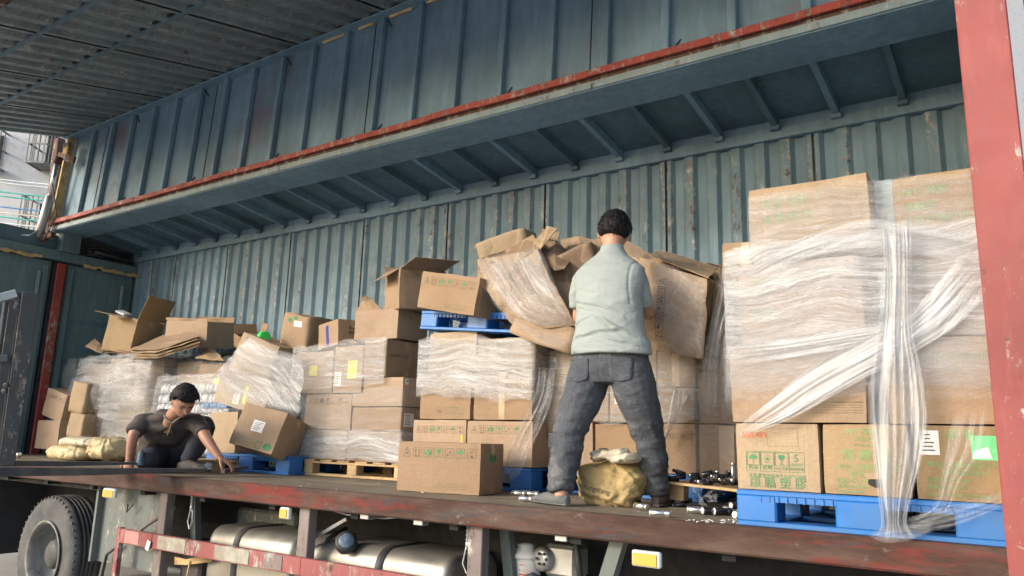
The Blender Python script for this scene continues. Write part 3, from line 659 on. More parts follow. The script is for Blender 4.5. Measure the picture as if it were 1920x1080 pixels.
tp(MB().box((XL+.03, (YF+YB)/2-.3, 2.54), (.12, YB-YF+.6, .13), ch=.008), 'rear_header', 'teal_door')
tp(MB().box((XL+.045, (YF+YB)/2-.3, 2.468), (.06, YB-YF+.6, .02)), 'header_gap', 'dark')
m = MB(); 
for (ya, yb2) in ((3.9, 4.35), (4.98, 5.65)):
    k = 0; y = ya
    while y < yb2: l = R3.uniform(.06, .13); m.box((XL+.10, y+l/2, 2.475+R3.uniform(-.012, .012)), (.035, l+.01, .03+R3.uniform(0, .025)), Euler((R3.uniform(-.1, .1), 0, 0)).to_matrix(), ch=.008); y += l
tp(m, 'header_foam', 'foam')
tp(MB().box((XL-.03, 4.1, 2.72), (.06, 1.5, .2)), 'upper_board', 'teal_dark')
tp(MB().box((XL+.03, 4.76, 2.73), (.22, .24, .25), ch=.008), 'centre_box', 'teal_door')
tp(MB().box((XL-.06, 5.28, 2.76), (.05, 1.1, .40)), 'roof_end', 'dark_metal'); tp(MB().box((XL-.05, 4.55, 1.2), (.03, 2.5, 2.6)), 'rear_backing', 'dark_metal')  # rear_backing: sheet added to block sky showing between the doors
m = MB()
for k in range(7): z = 2.63+.022*k; pts = [(XL+.06+.03*sin(k+q), 5.0+q*.09, z+.02*sin(q*1.3+k)) for q in range(8)]; m.tube(pts, .012, 6)
m.bar((XL+.12, 5.08, 2.68), (XL+.12, 5.6, 2.66), .04); tp(m, 'cable_bundle', 'cable', smooth=True)
tp(MB().tube([at(286, 490, 5.62), at(270, 640, 5.62)], .016, 8), 'tie_rod', 'teal_edge', smooth=True)
# wing cylinder and its bracket
cy = tp(MB().lathe(at(72, 446, 4.42), at(94, 368, 4.42)-at(72, 446, 4.42), [(0, .03), (.02, .055), ((at(94, 368, 4.42)-at(72, 446, 4.42)).length, .055), ((at(94, 368, 4.42)-at(72, 446, 4.42)).length+.01, .03)], 16), 'wing_cylinder', 'alu_dull', smooth=True)
sub(MB().tube([at(94, 368, 4.42), at(108, 300, 4.42)], .032, 12), 'piston_rod', 'chrome', cy, True)
sub(MB().lathe(at(108, 300, 4.42)-V((0, .04, 0)), (0, 1, 0), [(0, .05), (.08, .05)], 14), 'rod_eye', 'rust', cy, True)
m = MB().bar(at(110, 292, 4.46), at(140, 300, 4.50), .03, .09); m.bar(at(74, 450, 4.44), at(100, 440, 4.48), .06, .06); m.box(at(125, 278, 4.5), (.12, .04, .14)); sub(m, 'cylinder_bracket', 'rust', cy)
sub(MB().tube([at(98, 345, 4.4), at(106, 405, 4.38), at(92, 430, 4.36), at(82, 452, 4.38)], .01, 6), 'oil_hose', 'rust', cy, True)
tp(MB().box(at(124, 283, 4.48), (.11, .03, .12), ch=.01), 'hinge_pad', 'foam')
tp(MB().bar(at(112, 262, 4.75), at(90, 450, 4.75), .13, .1), 'rear_wing_frame', 'rust')
tp(MB().tube([at(-20, 428, 4.2), at(12, 428, 4.2), at(30, 440, 4.2), at(55, 442, 4.2), at(72, 432, 4.3)], .012, 6), 'air_line', 'teal_edge', smooth=True)
tp(MB().bar(wp(XL+.07, -.04, .06), wp(XL+.07, HT, .06), .10, .03, ref=V((1, 0, 0))), 'wing_end_bar', 'foam')
# front post and panel
fp = MB().box((-.045, YF+.03, 1.45), (.175, .12, 3.15), ch=.006)
tp(fp, 'front_post', 'red_post')
tp(MB().box((.30, YF+.10, 1.45), (.40, .05, 3.15), ch=.006), 'front_corner_panel', 'red_post')
tp(MB().box((.0, 4.6, 1.4), (.04, 2.25, 3.0)), 'front_wall', 'teal')
# under-structure
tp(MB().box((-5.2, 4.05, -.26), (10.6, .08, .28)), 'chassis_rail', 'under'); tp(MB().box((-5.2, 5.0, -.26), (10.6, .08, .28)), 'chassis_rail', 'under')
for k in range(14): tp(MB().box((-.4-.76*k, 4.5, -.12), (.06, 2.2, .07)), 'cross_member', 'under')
tp(MB().box((-4.9, 5.3, -.64), (10.6, .03, 1.04)), 'added_dark_sheet', 'under')  # dark sheet added to keep the space under the deck black
for (x, y0) in ((-5.46, 0), (-3.90, 0), (-2.545, 0)):
    m = MB().box((x, YF+.09, -.50), (.095, .07, .78), ch=.004); tp(m, 'guard_post', 'guard_grey')
for (x, dx) in ((-5.38, .45), (-2.50, .45), (-1.72, -.35)):
    m = MB(); m.bar((x+.02, YF+.25, -.12), (x+dx*.25, YF+.28, -.85), .06, .05) if dx > 0 else m.bar((x, YF+.12, -.12), (x-.25, YF+.12, -.85), .06, .07)
    tp(m, 'diagonal_brace', 'grey_plate')
# side guard rails: red with pale reflective patches
rl = tp(MB().box((-4.9, YF+.03, -.47), (2.1, .035, .105), ch=.004), 'guard_rail', 'guard_red')
rl2 = tp(MB().box((-3.1, YF+.03, -.47), (1.5, .035, .105), ch=.004), 'guard_rail', 'guard_red')
for (xa, xb, mt) in ((-5.84, -5.65, 'patch_pink'), (-5.40, -5.06, 'patch_pale'), (-4.72, -4.35, 'patch_pale'), (-4.2, -4.02, 'guard_grey'), (-5.55, -5.48, 'red_post')):
    sub(MB().box(((xa+xb)/2, YF+.0105, -.468), (xb-xa, .004, .09)), 'reflective_patch', mt, rl)
tp(MB().box((-4.9, YF+.03, -.86), (2.1, .035, .10), ch=.004), 'guard_rail', 'guard_red')
tp(MB().box((-5.94, YF+.03, -.66), (.05, .04, .5), ch=.004), 'guard_end', 'guard_red')
sub(MB().box((-5.50, YF-.002, -.50), (.045, .004, .07), Euler((0, .3, 0)).to_matrix()), 'torn_tape', 'sticker_white', rl)
# fuel tanks
def rrect(hw, hh, r, n=5):
    pts = []
    for cx, cy_, a0 in ((hw-r, hh-r, 0), (-hw+r, hh-r, 90), (-hw+r, -hh+r, 180), (hw-r, -hh+r, 270)):
        for k in range(n+1): a = radians(a0+90*k/n); pts.append((cx+r*cos(a), cy_+r*sin(a)))
    return pts
def tank(x0, x1, yc, zc_, hw, hh, r):
    m = MB(); pr_ = rrect(hw, hh, r, 6); N = len(pr_); secs = [(x0, .80), (x0+.004, .93), (x0+.02, .985), (x0+.045, 1), (x1-.045, 1), (x1-.02, .985), (x1-.004, .93), (x1, .80)]
    for (x, s) in secs:
        for (a, b) in pr_: m.v.append(V((x, yc+a*s, zc_+b*s)))
    for i in range(len(secs)-1):
        for k in range(N): m.f.append([i*N+k, i*N+(k+1) % N, (i+1)*N+(k+1) % N, (i+1)*N+k])
    m.f.append(list(reversed(range(N)))); m.f.append([(len(secs)-1)*N+k for k in range(N)])
    return m
def strap(x, yc, zc_, hw, hh, r, wd=.06):
    m = MB(); pr_ = rrect(hw+.006, hh+.006, r+.006, 6); N = len(pr_)
    for dx in (-wd/2, wd/2):
        for (a, b) in pr_: m.v.append(V((x+dx, yc+a, zc_+b)))
    for (a, b) in pr_: m.v.append(V((x+wd/2, yc+a*.97, zc_+b*.97)))
    for k in range(N): m.f.append([k, (k+1) % N, N+(k+1) % N, N+k])
    for k in range(N): m.f.append([N+k, N+(k+1) % N, 2*N+(k+1) % N, 2*N+k])
    return m
TY, TZ, THW, THH, TRR = 3.80, -.60, .26, .27, .12
for (x0, x1, sx) in ((-5.05, -4.14, (-4.72,)), (-4.12, -2.83, (-3.35,))):
    tk = tp(tank(x0, x1, TY, TZ, THW, THH, TRR), 'fuel_tank', 'alu', smooth=True); fixn(tk)
    for x in sx: sub(strap(x, TY, TZ, THW, THH, TRR), 'tank_strap', 'dark_metal', tk, True)
    if x1 > -4:
        pc = V((-3.72, 3.62, -.40)); ax = (at(650, 1010, 3.5)-pc).normalized()
        sub(MB().lathe(pc, ax, [(-.05, .045), (.13, .045)], 18), 'filler_neck', 'alu_dull', tk, True)
        sub(MB().lathe(pc, ax, [(.125, .05), (.13, .068), (.165, .070), (.178, .062), (.179, .03)], 22), 'tank_cap', 'black_rubber', tk, True)
        sub(MB().lathe(pc, ax, [(.1775, .05), (.184, .045)], 16), 'cap_face', 'cap_blue', tk, True)
m = MB()
for k in range(3): m.tube([at(600, 1048, 3.56)+V((0, .02*k, .02*k)), at(615, 1010, 3.6), at(650, 990, 3.75)], .014, 6)
tp(m, 'tank_hose', 'cable', smooth=True)
# mud plate, wheel
mp_ = MB(); mp_.box((-5.95, 3.50, -.42), (1.0, .012, .60)); mp_.box((-6.44, 3.47, -.42), (.03, .06, .60)); 
mp = tp(mp_, 'mud_plate', 'grey_plate')
tp(MB().box((-7.3, 4.0, -.16), (2.3, 1.0, .03)), 'wheel_guard', 'dark')
tp(MB().box((-8.55, 3.9, -.5), (.04, .9, .8)), 'rear_mud_flap', 'black_rubber')
WX, WY, WZ, WR = -7.25, 3.47, -.76, .50
def wheel(cx, y0, first=True):
    prof = [(0.0, .285), (.006, .30), (.004, .33), (-.012, .40), (-.006, .455), (.008, .475), (.022, .492), (.045, .50)]
    y = .045
    for g_ in range(4): y += .035; prof += [(y-.008, .502), (y-.006, .49), (y+.004, .49), (y+.006, .502)]
    prof += [(.225, .50), (.25, .49), (.27, .45), (.26, .30)]
    tm = MB().lathe((cx, y0, WZ), (0, 1, 0), prof, 64); tm.f = tm.f[:-2]; ty = tp(tm, 'wheel', 'rubber', smooth=True); fixn(ty)
    # sidewall shoulder nicks
    m = MB()
    for k in range(48):
        a = 2*pi*k/48; c = V((cx+.484*cos(a), y0+.012, WZ+.484*sin(a))); m.box(c, (.02, .014, .012), Matrix.Rotation(-a, 3, 'Y'))
    sub(m, 'tread_lug', 'rubber', ty)
    rm_ = MB().lathe((cx, y0, WZ), (0, 1, 0), [(-.008, .292), (-.016, .286), (-.008, .275), (.03, .262), (.10, .255), (.17, .245), (.19, .20), (.185, .14)], 48)
    rm_.f = rm_.f[:-2]; ro = sub(rm_, 'rim', 'rim', ty, True); md = ro.modifiers.new('t', 'SOLIDIFY'); md.thickness = .006
    hb = MB().lathe((cx, y0+.20, WZ), (0, -1, 0), [(0, .24), (.01, .15), (.05, .13), (.13, .12), (.15, .09), (.155, .02)], 28)
    sub(hb, 'hub', 'hub_dark', ty, True)
    nb = MB()
    for k in range(10): a = 2*pi*k/10; nb.lathe((cx+.165*cos(a), y0+.2, WZ+.165*sin(a)), (0, -1, 0), [(0, .017), (.055, .016), (.06, .008)], 6)
    sub(nb, 'lug_nut', 'alu_dull', ty)
wheel(WX, WY)
# markers, hooks, pump, filter
for (x0, x1, z0, z1, y) in ((-6.19, -6.02, -.20, -.128, YF-.02), (-4.08, -3.99, -.20, -.128, YF+.0), (-1.60, -1.46, -.215, -.145, YF-.01)):
    mk = tp(MB().box(((x0+x1)/2, y+.02, (z0+z1)/2), (x1-x0, .03, z1-z0), ch=.006), 'side_marker', 'pale_stuff'); sub(MB().box(((x0+x1)/2-.004, y+.003, (z0+z1)/2-.003), (x1-x0-.02, .008, z1-z0-.016), ch=.003), 'marker_lens', 'yellow', mk)
for x in (-3.35, -2.93, -2.0): tp(MB().box((x, YF+.06, -.135), (.07, .06, .03), ch=.004), 'lashing_block', 'alu_dull')
for (px, py) in ((362, 925), (878, 985)):
    p = at(px, py, 3.45); m = MB(); pts = [p+V((.010*cos(k*1.9), .01*sin(k*1.9), -.0022*k)) for k in range(46)]; m.tube(pts, .003, 5)
    q = p-V((0, 0, .10)); m.box(q, (.022, .018, .03), ch=.004)
    m.tube([q, q+V((.02, 0, -.03)), q+V((.028, 0, -.1)), q+V((.0, 0, -.15)), q+V((-.028, 0, -.10)), q+V((-.012, 0, -.03)), q], .005, 6); tp(m, 'spring_hook', 'spring', smooth=True)
pm = tp(MB().box(at(1062, 1050, 3.8), (.20, .16, .17), ch=.02), 'air_dryer', 'alu_dull')
sub(MB().lathe(at(1016, 1048, 3.70), (-.2, -1, 0), [(-.08, .065), (.0, .065), (.02, .055), (.022, .03)], 20), 'dryer_port', 'alu_dull', pm, True)
hm = MB()
for k in range(6): a = k*pi/3; c = at(1016, 1048, 3.67); hm.lathe(c+V((.03*cos(a), 0, .03*sin(a))), (-.2, -1, 0), [(0, .008), (.008, .008)], 8)
sub(hm, 'port_hole', 'dark', pm)
fl = tp(MB().lathe(at(985, 1110, 3.72), (0, 0, 1), [(0, .075), (.01, .08), (.17, .08), (.18, .07), (.185, .09), (.20, .09), (.23, .05), (.25, .05), (.26, .03)], 24), 'fuel_filter', 'sticker_white', smooth=True)
ik = Ink(); ik.text('Fuel filter', -.035, .0, .018); ik.rect(-.035, -.02, .0, -.012); ik.rect(-.035, .03, -.01, .036)
sub_o = ik.build('filter_print', 'ink_red', Matrix.Translation(at(985, 1072, 3.62)) @ Matrix.Rotation(radians(90), 4, 'X') @ Matrix.Rotation(radians(20), 4, 'Y'), None); sub_o.parent = fl; sub_o.data.transform(Matrix.Translation(-V(TR.location)))
tp(MB().tube([at(1080, 1008, 3.7), at(1084, 1050, 3.7), at(1090, 1100, 3.7)], .018, 8), 'air_hose', 'cable', smooth=True)
tp(MB().tube([at(1030, 1060, 3.75)+V((0, 0, -.1)), at(1000, 1080, 3.6), at(960, 1095, 3.7)], .02, 8), 'return_hose', 'cable', smooth=True)
tp(MB().tube([at(600, 950, 3.5), at(650, 965, 3.5), at(720, 972, 3.5), at(780, 968, 3.5)], .005, 6), 'brake_line', 'spring', smooth=True)
tp(MB().bar(at(566, 1022, 3.5), at(650, 973, 3.6), .02, .02), 'strap_lever', 'spring')
tp(MB().tube([at(240, 945, 3.44), at(238, 960, 3.44), at(250, 945, 3.44)], .006, 6), 'marker_cable', 'cable', smooth=True)
tp(MB().tube([at(255, 1000, 3.4), at(275, 985, 3.42), at(330, 950, 3.5)], .014, 6), 'twisted_rod', 'guard_grey', smooth=True)
tp(MB().tube([at(190, 1085, 3.45), at(200, 1040, 3.45), at(225, 1020, 3.45)], .012, 6), 'ground_wire', 'cable', smooth=True)
tp(MB().box((-4.95, 4.2, -.42), (.7, .5, .35), ch=.02), 'battery_box', 'grey_plate')
tp(MB().box((-5.25, 3.75, -.62), (.25, .4, .3), ch=.02), 'tool_box', 'dark_metal')
m = MB(); 
for k in range(5): m.tube([at(328, 1045+k*3, 3.5), at(350, 1050+k*2, 3.48), at(398, 1040+k*3, 3.5)], .006, 5)
m.tube([at(356, 1052, 3.47), at(350, 1085, 3.47)], .006, 5); tp(m, 'tied_rope', 'foam', smooth=True)
tp(MB().lathe((-6.0, 4.5, -.62), (1, 0, 0), [(0, .16), (.02, .18), (.7, .18), (.72, .16)], 20), 'air_tank', 'under', smooth=True)
tp(MB().lathe((-1.2, 4.3, -.75), (0, 1, 0), [(0, .2), (.0, .42), (.06, .46), (.25, .46), (.3, .4)], 40), 'front_wheel', 'rubber', smooth=True)

# ================================================================ cargo
def plastic_pallet(label, loc, dims=(1.1, 1.0, .15), rot=(0, 0, 0), mat='blue', group='blue plastic pallets'):
    w_, d, h = dims; root = empty('plastic_pallet', loc, label, 'pallet', group, rot)
    tk = .022
    dk = MB(); dk.box((0, 0, h-tk/2), (w_, d, tk), ch=.004); dk.build('deck', mat, root)
    bt = MB()
    for y in (-d/2+.07, 0, d/2-.07): bt.box((0, y, .011), (w_, .14, .022), ch=.004)
    for x in (-w_/2+.085, 0, w_/2-.085): bt.box((x, 0, .0105), (.17, d-.3, .021))
    bt.build('bottom_frame', mat, root)
    hl = MB()
    for k in range(6):
        for sx in (-1, 1): hl.lathe((sx*w_/4+(k-2.5)*.055, -d/2+.045, .0222), (0, 0, 1), [(0, .007), (.0006, .007)], 10)
    hl.build('drain_hole', 'dark', root)
    for x, bw in ((-w_/2+.085, .17), (0, .19), (w_/2-.085, .17)):
        for y in (-d/2+.075, 0, d/2-.075): MB().box((x, y, h/2), (bw, .15, h-.036), ch=.008).build('block', mat, root)
    lip = MB()
    for sx in (-1, 1):
        xa, xb = sx*w_/4-.165, sx*w_/4+.165
        lip.box(((xa+xb)/2, -d/2+.014, h-.033), (xb-xa, .02, .024))
        for k in range(9): lip.box((xa+.02+k*(xb-xa-.04)/8, -d/2+.006, h-.034), (.008, .018, .024))
    lip.build('edge_rib', mat, root)
    return root
plastic_pallet('bright blue plastic pallet overhanging the deck edge under the big wrapped load', (-.622, 3.91, 0), (1.0, 1.0, .15))
plastic_pallet('blue plastic pallet lying on the third wrapped stack under the tipped cartons', (-3.22, 4.78, 1.085), (1.12, 1.0, .14), (0, 5.5, -3))
plastic_pallet('blue plastic pallet with the leaning cartons beside the crouching man', (-5.70, 4.79, 0), (1.14, 1.0, .15), mat='blue_dirty')
plastic_pallet('blue pallet behind the lone front carton', (-3.32, 4.82, 0), (1.08, 1.0, .155), mat='blue_dirty')
plastic_pallet('blue pallet behind the legs of the standing man', (-2.22, 5.00, 0), (1.08, 1.0, .155), mat='blue_dirty')
wpal = empty('wooden_pallet', (-4.64, 4.98, 0), 'pale wooden pallet under the stack with yellow labels', 'pallet', None, (0, 0, 3))
for y in (-.44, 0, .44): MB().box((0, y, .010), (1.08, .10, .02), ch=.002).build('bottom_board', 'pine', wpal)
for y in (-.44, 0, .44):
    for x in (-.49, 0, .49): MB().box((x, y, .0605), (.10, .09, .079), ch=.003).build('block', 'pine', wpal)
for y in (-.44, 0, .44): MB().box((0, y, .1085), (1.08, .095, .015)).build('stringer', 'pine', wpal)
for k in range(6): MB().box((-.48+k*.192, 0, .124), (.13, .98, .014), ch=.002).build('top_board', 'pine', wpal)

YP = 3.45
def P_rand():
    q = R.random(); x = R.uniform(.1, .5)
    if q < .35: return logo_only(x)
    if q < .6: return P_std(y=.70, logo=False, green=R.random() < .5, side=True)
    if q < .8: return lambda root, w_, d, h: (logo_only(x)(root, w_, d, h), sticker(root, w_, d, h, 'front', w_*.12, h*.45, w_*.12+.08, h*.45+.09, 'sticker_white'))
    def f(root, w_, d, h): k = Ink(.0003); k.rect(w_/2-.025, .004, w_/2+.025, h-.004); k.build('tape', 'tape', facem('front', w_, d, h), root)
    return f
def fb(label, x0, x1, z0, z1, y, d=.45, mat='card', crush=.004, **kw):
    if 'prints' not in kw: kw['prints'] = P_rand()
    return carton(label, ((x0+x1)/2, y+d/2, z0), (x1-x0, d, z1-z0), kw.pop('rot', (0, 0, 0)), mat, crush, **kw)
# --- load 1, right
def pr1a(root, w_, d, h):
    mm = facem('front', w_, d, h, .005); k, g, r_ = Ink(), Ink(), Ink()
    s = .062; x0 = .045; z0 = h*.28
    icons(k, x0, z0+.018, s, .0, '', g)
    for i in range(4): g.frame(x0+i*s, z0, x0+(i+1)*s, z0+s*1.35, .0016)
    icons(g, x0+.004, z0+s*.42, s*.86, s*.14, 'MSG', g)
    # the figure five in its stacking mark
    g.text('5', x0+3*s+.018, z0+s*.72, .045); g.rect(x0+3*s+.006, z0+s*.55, x0+4*s-.006, z0+s*.59); g.rect(x0+3*s+.006, z0+s*.44, x0+4*s-.006, z0+s*.48)
    for i, tx in enumerate(('防湿', '防晒', '小心轻放', '高度极限')): g.text(tx, x0+(i+.5)*s, z0+.009, .022 if i < 2 else .0145, 'CENTER')
    g.text('注意:需室内保存于5-30℃以内', x0+.008, z0-.025, .0185)
    g.text('順 鵬 塑 膠', x0+.012, .015, .050)
    r_.text('550.489', .03, h*.78, .038, sx=.9); k2 = Ink(); k2.frame(.14, h*.66, .27, h*.93, .0012)
    g.build('printed_text', 'ink_green', mm, root); r_.build('handwriting', 'ink_red', mm, root); k2.build('printed_frame', 'ink_olive', mm, root)
def pr1b(root, w_, d, h):
    mm = facem('front', w_, d, h, .005); g = Ink()
    g.text('PET-薄膜', .095, h*.86, .030); g.text('环保产品', .13, h*.765, .022); g.text('Green Product', .125, h*.69, .016)
    g.text('順 鵬 塑', .075, h*.50, .052); g.text('地址:江蘇省蘇州市', .055, h*.36, .029); g.text('望亭鎮項路村', .10, h*.26, .027)
    g.text('電話:0512-65384', .05, h*.17, .023); g.text('傳真:0512-653', .05, h*.10, .021); g.text('http://www.', .052, h*.03, .021)
    g.build('printed_text', 'ink_lightgreen', mm, root)
    hm_ = Ink(.001); c0 = (.20, .055); pts = [(c0[0]+(.030+.012*noise.noise(V((a, 3, 1))))*cos(a), c0[1]+(.020+.010*noise.noise(V((a*2, 1, 4))))*sin(a)) for a in [q*.42 for q in range(15)]]
    hm_.poly(pts); hm_.build('torn_hole', 'dark', facem('front', w_, d, h, .006), root)
    q = Ink(.002); q.poly([(c0[0]-.05, c0[1]+.035), (c0[0]+.045, c0[1]+.04), (c0[0]+.02, c0[1]+.014), (c0[0]-.028, c0[1]+.012)]); q.build('torn_paper', 'card_light', facem('front', w_, d, h, .008), root)
def pr1c(root, w_, d, h):
    mm = facem('front', w_, d, h, .005); g = Ink()
    g.text('順 鵬', .11, h*.82, .045); g.text('地址:江蘇省蘇州市', .04, h*.44, .030); g.text('望亭鎮項路村', .09, h*.34, .026)
    g.text('電話:0512-6538', .035, h*.24, .023); g.text('傳真:0512-6538', .035, h*.155, .021); g.text('http://www.sz-shunpeng', .03, h*.06, .022)
    g.build('printed_text', 'ink_lightgreen', mm, root)
    sticker(root, w_, d, h, 'front', .018, h*.60, .088, h*.93, 'sticker_white'); sticker(root, w_, d, h, 'front', .195, h*.55, .288, h*.87, 'sticker_green', False)
    q = Ink(.002); q.poly([(.197, h*.57), (.262, h*.57), (.25, h*.73), (.20, h*.66)]); q.build('label_sticker', 'pale_stuff', facem('front', w_, d, h, .0075), root)
def logo_only(x=.55, txt=None):
    def f(root, w_, d, h):
        l = Ink(); x0 = w_*x; z0 = h*.12
        for q in range(12): a0, a1 = q*pi/6, (q+1)*pi/6; l.line((x0+.027*cos(a0), z0+.022+.02*sin(a0)), (x0+.027*cos(a1), z0+.022+.02*sin(a1)), .0025)
        l.text('MM', x0-.012, z0+.012, .02)
        for q in range(5): l.rect(x0+.045, z0+q*.0105, x0+.045+w_*.36, z0+q*.0105+(.0025 if q < 4 else .006))
        l.build('printed_logo', 'ink_olive', facem('front', w_, d, h, .005), root)
    return f
def pr_side(txts):
    def f(root, w_, d, h):
        g = Ink(); k = len(txts)
        for i, tx in enumerate(txts): g.text(tx, w_*.12, h*(.72-.2*i), h*.13)
        g.build('printed_text', 'ink_lightgreen', facem('front', w_, d, h, .005), root)
    return f
fb('yellowish carton with umbrella, sun, glass and 5 symbols in a row on the front pallet', -1.13, -.776, .152, .437, YP, mat='card_yellow', prints=pr1a)
fb('yellowish carton with a torn hole, middle of the three on the front pallet', -.762, -.432, .152, .437, YP+.004, mat='card_yellow', prints=pr1b)
fb('yellowish carton with a white and a green label beside the red post', -.415, -.122, .152, .437, YP, mat='card_yellow', prints=pr1c)
fb('brown carton with a small triangular logo right above the umbrella symbols', -1.145, -.575, .442, .785, YP-.01, prints=logo_only(.53))
fb('brown carton above the white and green labels, behind the hanging film', -.50, -.11, .442, .785, YP, prints=pr_side(['MADE IN CHINA', '', '']))
fb('brown carton behind dense white film, third tier on the left of the big load', -1.10, -.565, .79, 1.16, YP, prints=pr_side(['防湿 防晒', '', '順鵬']))
fb('brown carton behind dense white film, third tier on the right of the big load', -.47, -.105, .79, 1.165, YP, prints=pr_side(['順鵬', '', '']))
fb('carton at the top left of the big wrapped load', -1.045, -.52, 1.168, 1.525, YP+.02, mat='card_yellow', prints=pr_side(['防湿  防晒  5', '順 鵬 塑 膠', '']))
fb('carton at the top right of the big wrapped load, half bare of film', -.43, -.127, 1.168, 1.475, YP+.02, mat='card_yellow', prints=pr_side(['PET- 薄膜', '順鵬塑', '江蘇省蘇州市']))
tag(MB().box((-.475, YP+.25, 1.36), (.085, .30, .29), ch=.006).build('teal_gap_block', 'teal_edge'), 'teal block standing in for the wall seen between the two top cartons', 'pad')  # stands in for the teal wall showing through the gap
G1 = 'stretch film round the big load'
wrap('dense white stretch film wound round the big pallet load', [(-1.155, 3.95), (-1.155, 3.43), (-.62, 3.415), (-.095, 3.425), (-.095, 3.95)], .57, 1.24, [(.52, .25), (.66, .6), (.80, .9), (.90, 1.1), (1.30, 1.1)], 'film_dense', tilt=.01, wob=.008, ragged=.06, seed=1)
wrap('thin stretch film over the top tier of the big pallet load', [(-1.035, 3.95), (-1.035, 3.448), (-.52, 3.43), (-.11, 3.44), (-.11, 3.95)], 1.20, 1.515, [(1.1, 1.2), (1.25, 1.0), (1.4, .75), (1.52, .75)], 'film', tilt=-.040, wob=.007, seed=2)
wrap('loose creased film over the lower tier of the big pallet load', [(-1.16, 3.8), (-1.16, 3.42), (-.60, 3.41), (-.10, 3.42), (-.10, 3.8)], .53, .84, [(.5, .35), (.62, .7), (.8, .9)], 'film_clear', wob=.012, ragged=.05, seed=3)
def a2(*q, y=3.36): return [(at(a, b, y), at(c, d, y)) for a, b, c, d in q]
ribbon('gathered white film sash running diagonally down to the lower left of the big load', a2((1800, 470, 1850, 560), (1745, 540, 1790, 615), (1690, 595, 1725, 655), (1622, 632, 1660, 690), (1520, 690, 1560, 745), (1450, 745, 1475, 790), (1376, 806, 1384, 822), y=3.385), pleats=4, amp=.010, seed=1, fade=5)
ribbon('gathered white film sash crossing the big load from the left to the knot', a2((1372, 640, 1374, 690), (1480, 630, 1490, 672), (1590, 612, 1595, 655), (1690, 590, 1700, 640), (1800, 540, 1812, 600), y=3.40), pleats=3, amp=.008, dens=.7, seed=2, fade=4)
ribbon('bunched white film tail hanging down the big load to the deck edge', a2((1650, 420, 1712, 410), (1655, 480, 1712, 480), (1655, 560, 1712, 560), (1648, 630, 1716, 630), (1640, 680, 1728, 680), (1630, 740, 1740, 745), (1630, 800, 1742, 800), (1638, 870, 1730, 870), (1645, 930, 1712, 930), (1652, 980, 1702, 980), (1640, 1014, 1722, 1010), y=3.35), pleats=4, amp=.022, n=80, m_=60, dens=.85, seed=3, fade=14)
ribbon('knotted film band across the top of the big load', a2((1400, 500, 1400, 540), (1500, 450, 1505, 490), (1620, 410, 1625, 470), (1700, 425, 1705, 478), (1770, 436, 1775, 490), (1842, 450, 1845, 500), y=3.40), pleats=3, amp=.008, dens=.6, seed=4, fade=4)
ribbon('torn clear film trailing from the tail towards the red post', a2((1660, 975, 1668, 1012), (1710, 968, 1715, 1002), (1770, 950, 1780, 990), (1830, 935, 1840, 968), (1880, 920, 1886, 945), y=3.37), 'film_clear', pleats=6, amp=.012, dens=1, seed=5)
ribbon('torn clear film strip hanging over the carton with the green label', a2((1790, 775, 1850, 770), (1775, 830, 1838, 850), (1765, 890, 1800, 905), (1750, 945, 1775, 960), (1700, 975, 1715, 1000), y=3.38), 'film_clear', pleats=6, amp=.015, dens=1, seed=6)
ribbon('crumpled clump of film at the foot of the hanging tail', a2((1625, 1003, 1640, 1012), (1655, 990, 1662, 1018), (1690, 985, 1696, 1016), (1725, 985, 1722, 1008), (1752, 980, 1748, 998), y=3.345), 'film_clear', pleats=9, amp=.018, n=30, m_=24, dens=1.1, seed=44, name='film_clump')

# --- load 2, tall narrow stack left of the big load
fb('film-covered brown carton with a strip of orange tape, behind the bottles', -1.70, -1.30, .13, .46, 4.5, mat='card_old')
fb('greyish wrapped carton above the orange tape, left of the big load', -1.70, -1.28, .465, .91, 4.5, mat='card_old')
fb('wrapped carton just left of the big load at shoulder height of the man', -1.70, -1.28, .915, 1.30, 4.52, mat='card_old')
fb('small light carton topping the stack left of the big load', -1.535, -1.25, 1.30, 1.56, 4.5, mat='card_light', rot=(0, 3, 0))
tag(MB().box((-1.525, 4.487, .30), (.09, .004, .30)).build('orange_tape', 'tape'), 'orange tape strip running down the film-covered carton', 'tape')
wrap('greyish clear film round the tall stack left of the big load', [(-1.715, 5.0), (-1.715, 4.485), (-1.27, 4.485)], .14, 1.34, [(0, .5), (.5, .8), (1.4, .9)], 'film_clear', wob=.012, seed=7)
# --- load 3, behind the standing man
Y3 = 4.5
fb('plain carton at pallet level left of the man\'s legs', -2.845, -2.42, .158, .465, Y3, mat='card')
fb('plain carton at pallet level seen between the man\'s legs', -2.41, -2.06, .158, .455, Y3+.01)
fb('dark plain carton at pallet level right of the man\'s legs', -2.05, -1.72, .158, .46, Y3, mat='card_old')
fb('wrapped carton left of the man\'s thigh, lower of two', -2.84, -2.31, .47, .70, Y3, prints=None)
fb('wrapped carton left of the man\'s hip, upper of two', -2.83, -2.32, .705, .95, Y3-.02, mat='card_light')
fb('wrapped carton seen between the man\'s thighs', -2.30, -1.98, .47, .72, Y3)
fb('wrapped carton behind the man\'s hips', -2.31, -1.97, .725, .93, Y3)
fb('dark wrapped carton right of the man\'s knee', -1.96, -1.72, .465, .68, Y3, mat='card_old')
fb('dark wrapped carton right of the man\'s hip', -1.96, -1.71, .685, .91, Y3-.01, mat='card_old')  # side shading of this stack is put into the darker board
wrap('creased clear film round the load behind the standing man', [(-2.86, 5.0), (-2.86, 4.485), (-2.3, 4.475), (-1.70, 4.485), (-1.69, 5.0)], .46, .95, [(.3, .7), (.7, 1), (1, .8)], 'film', wob=.014, ragged=.06, seed=8)
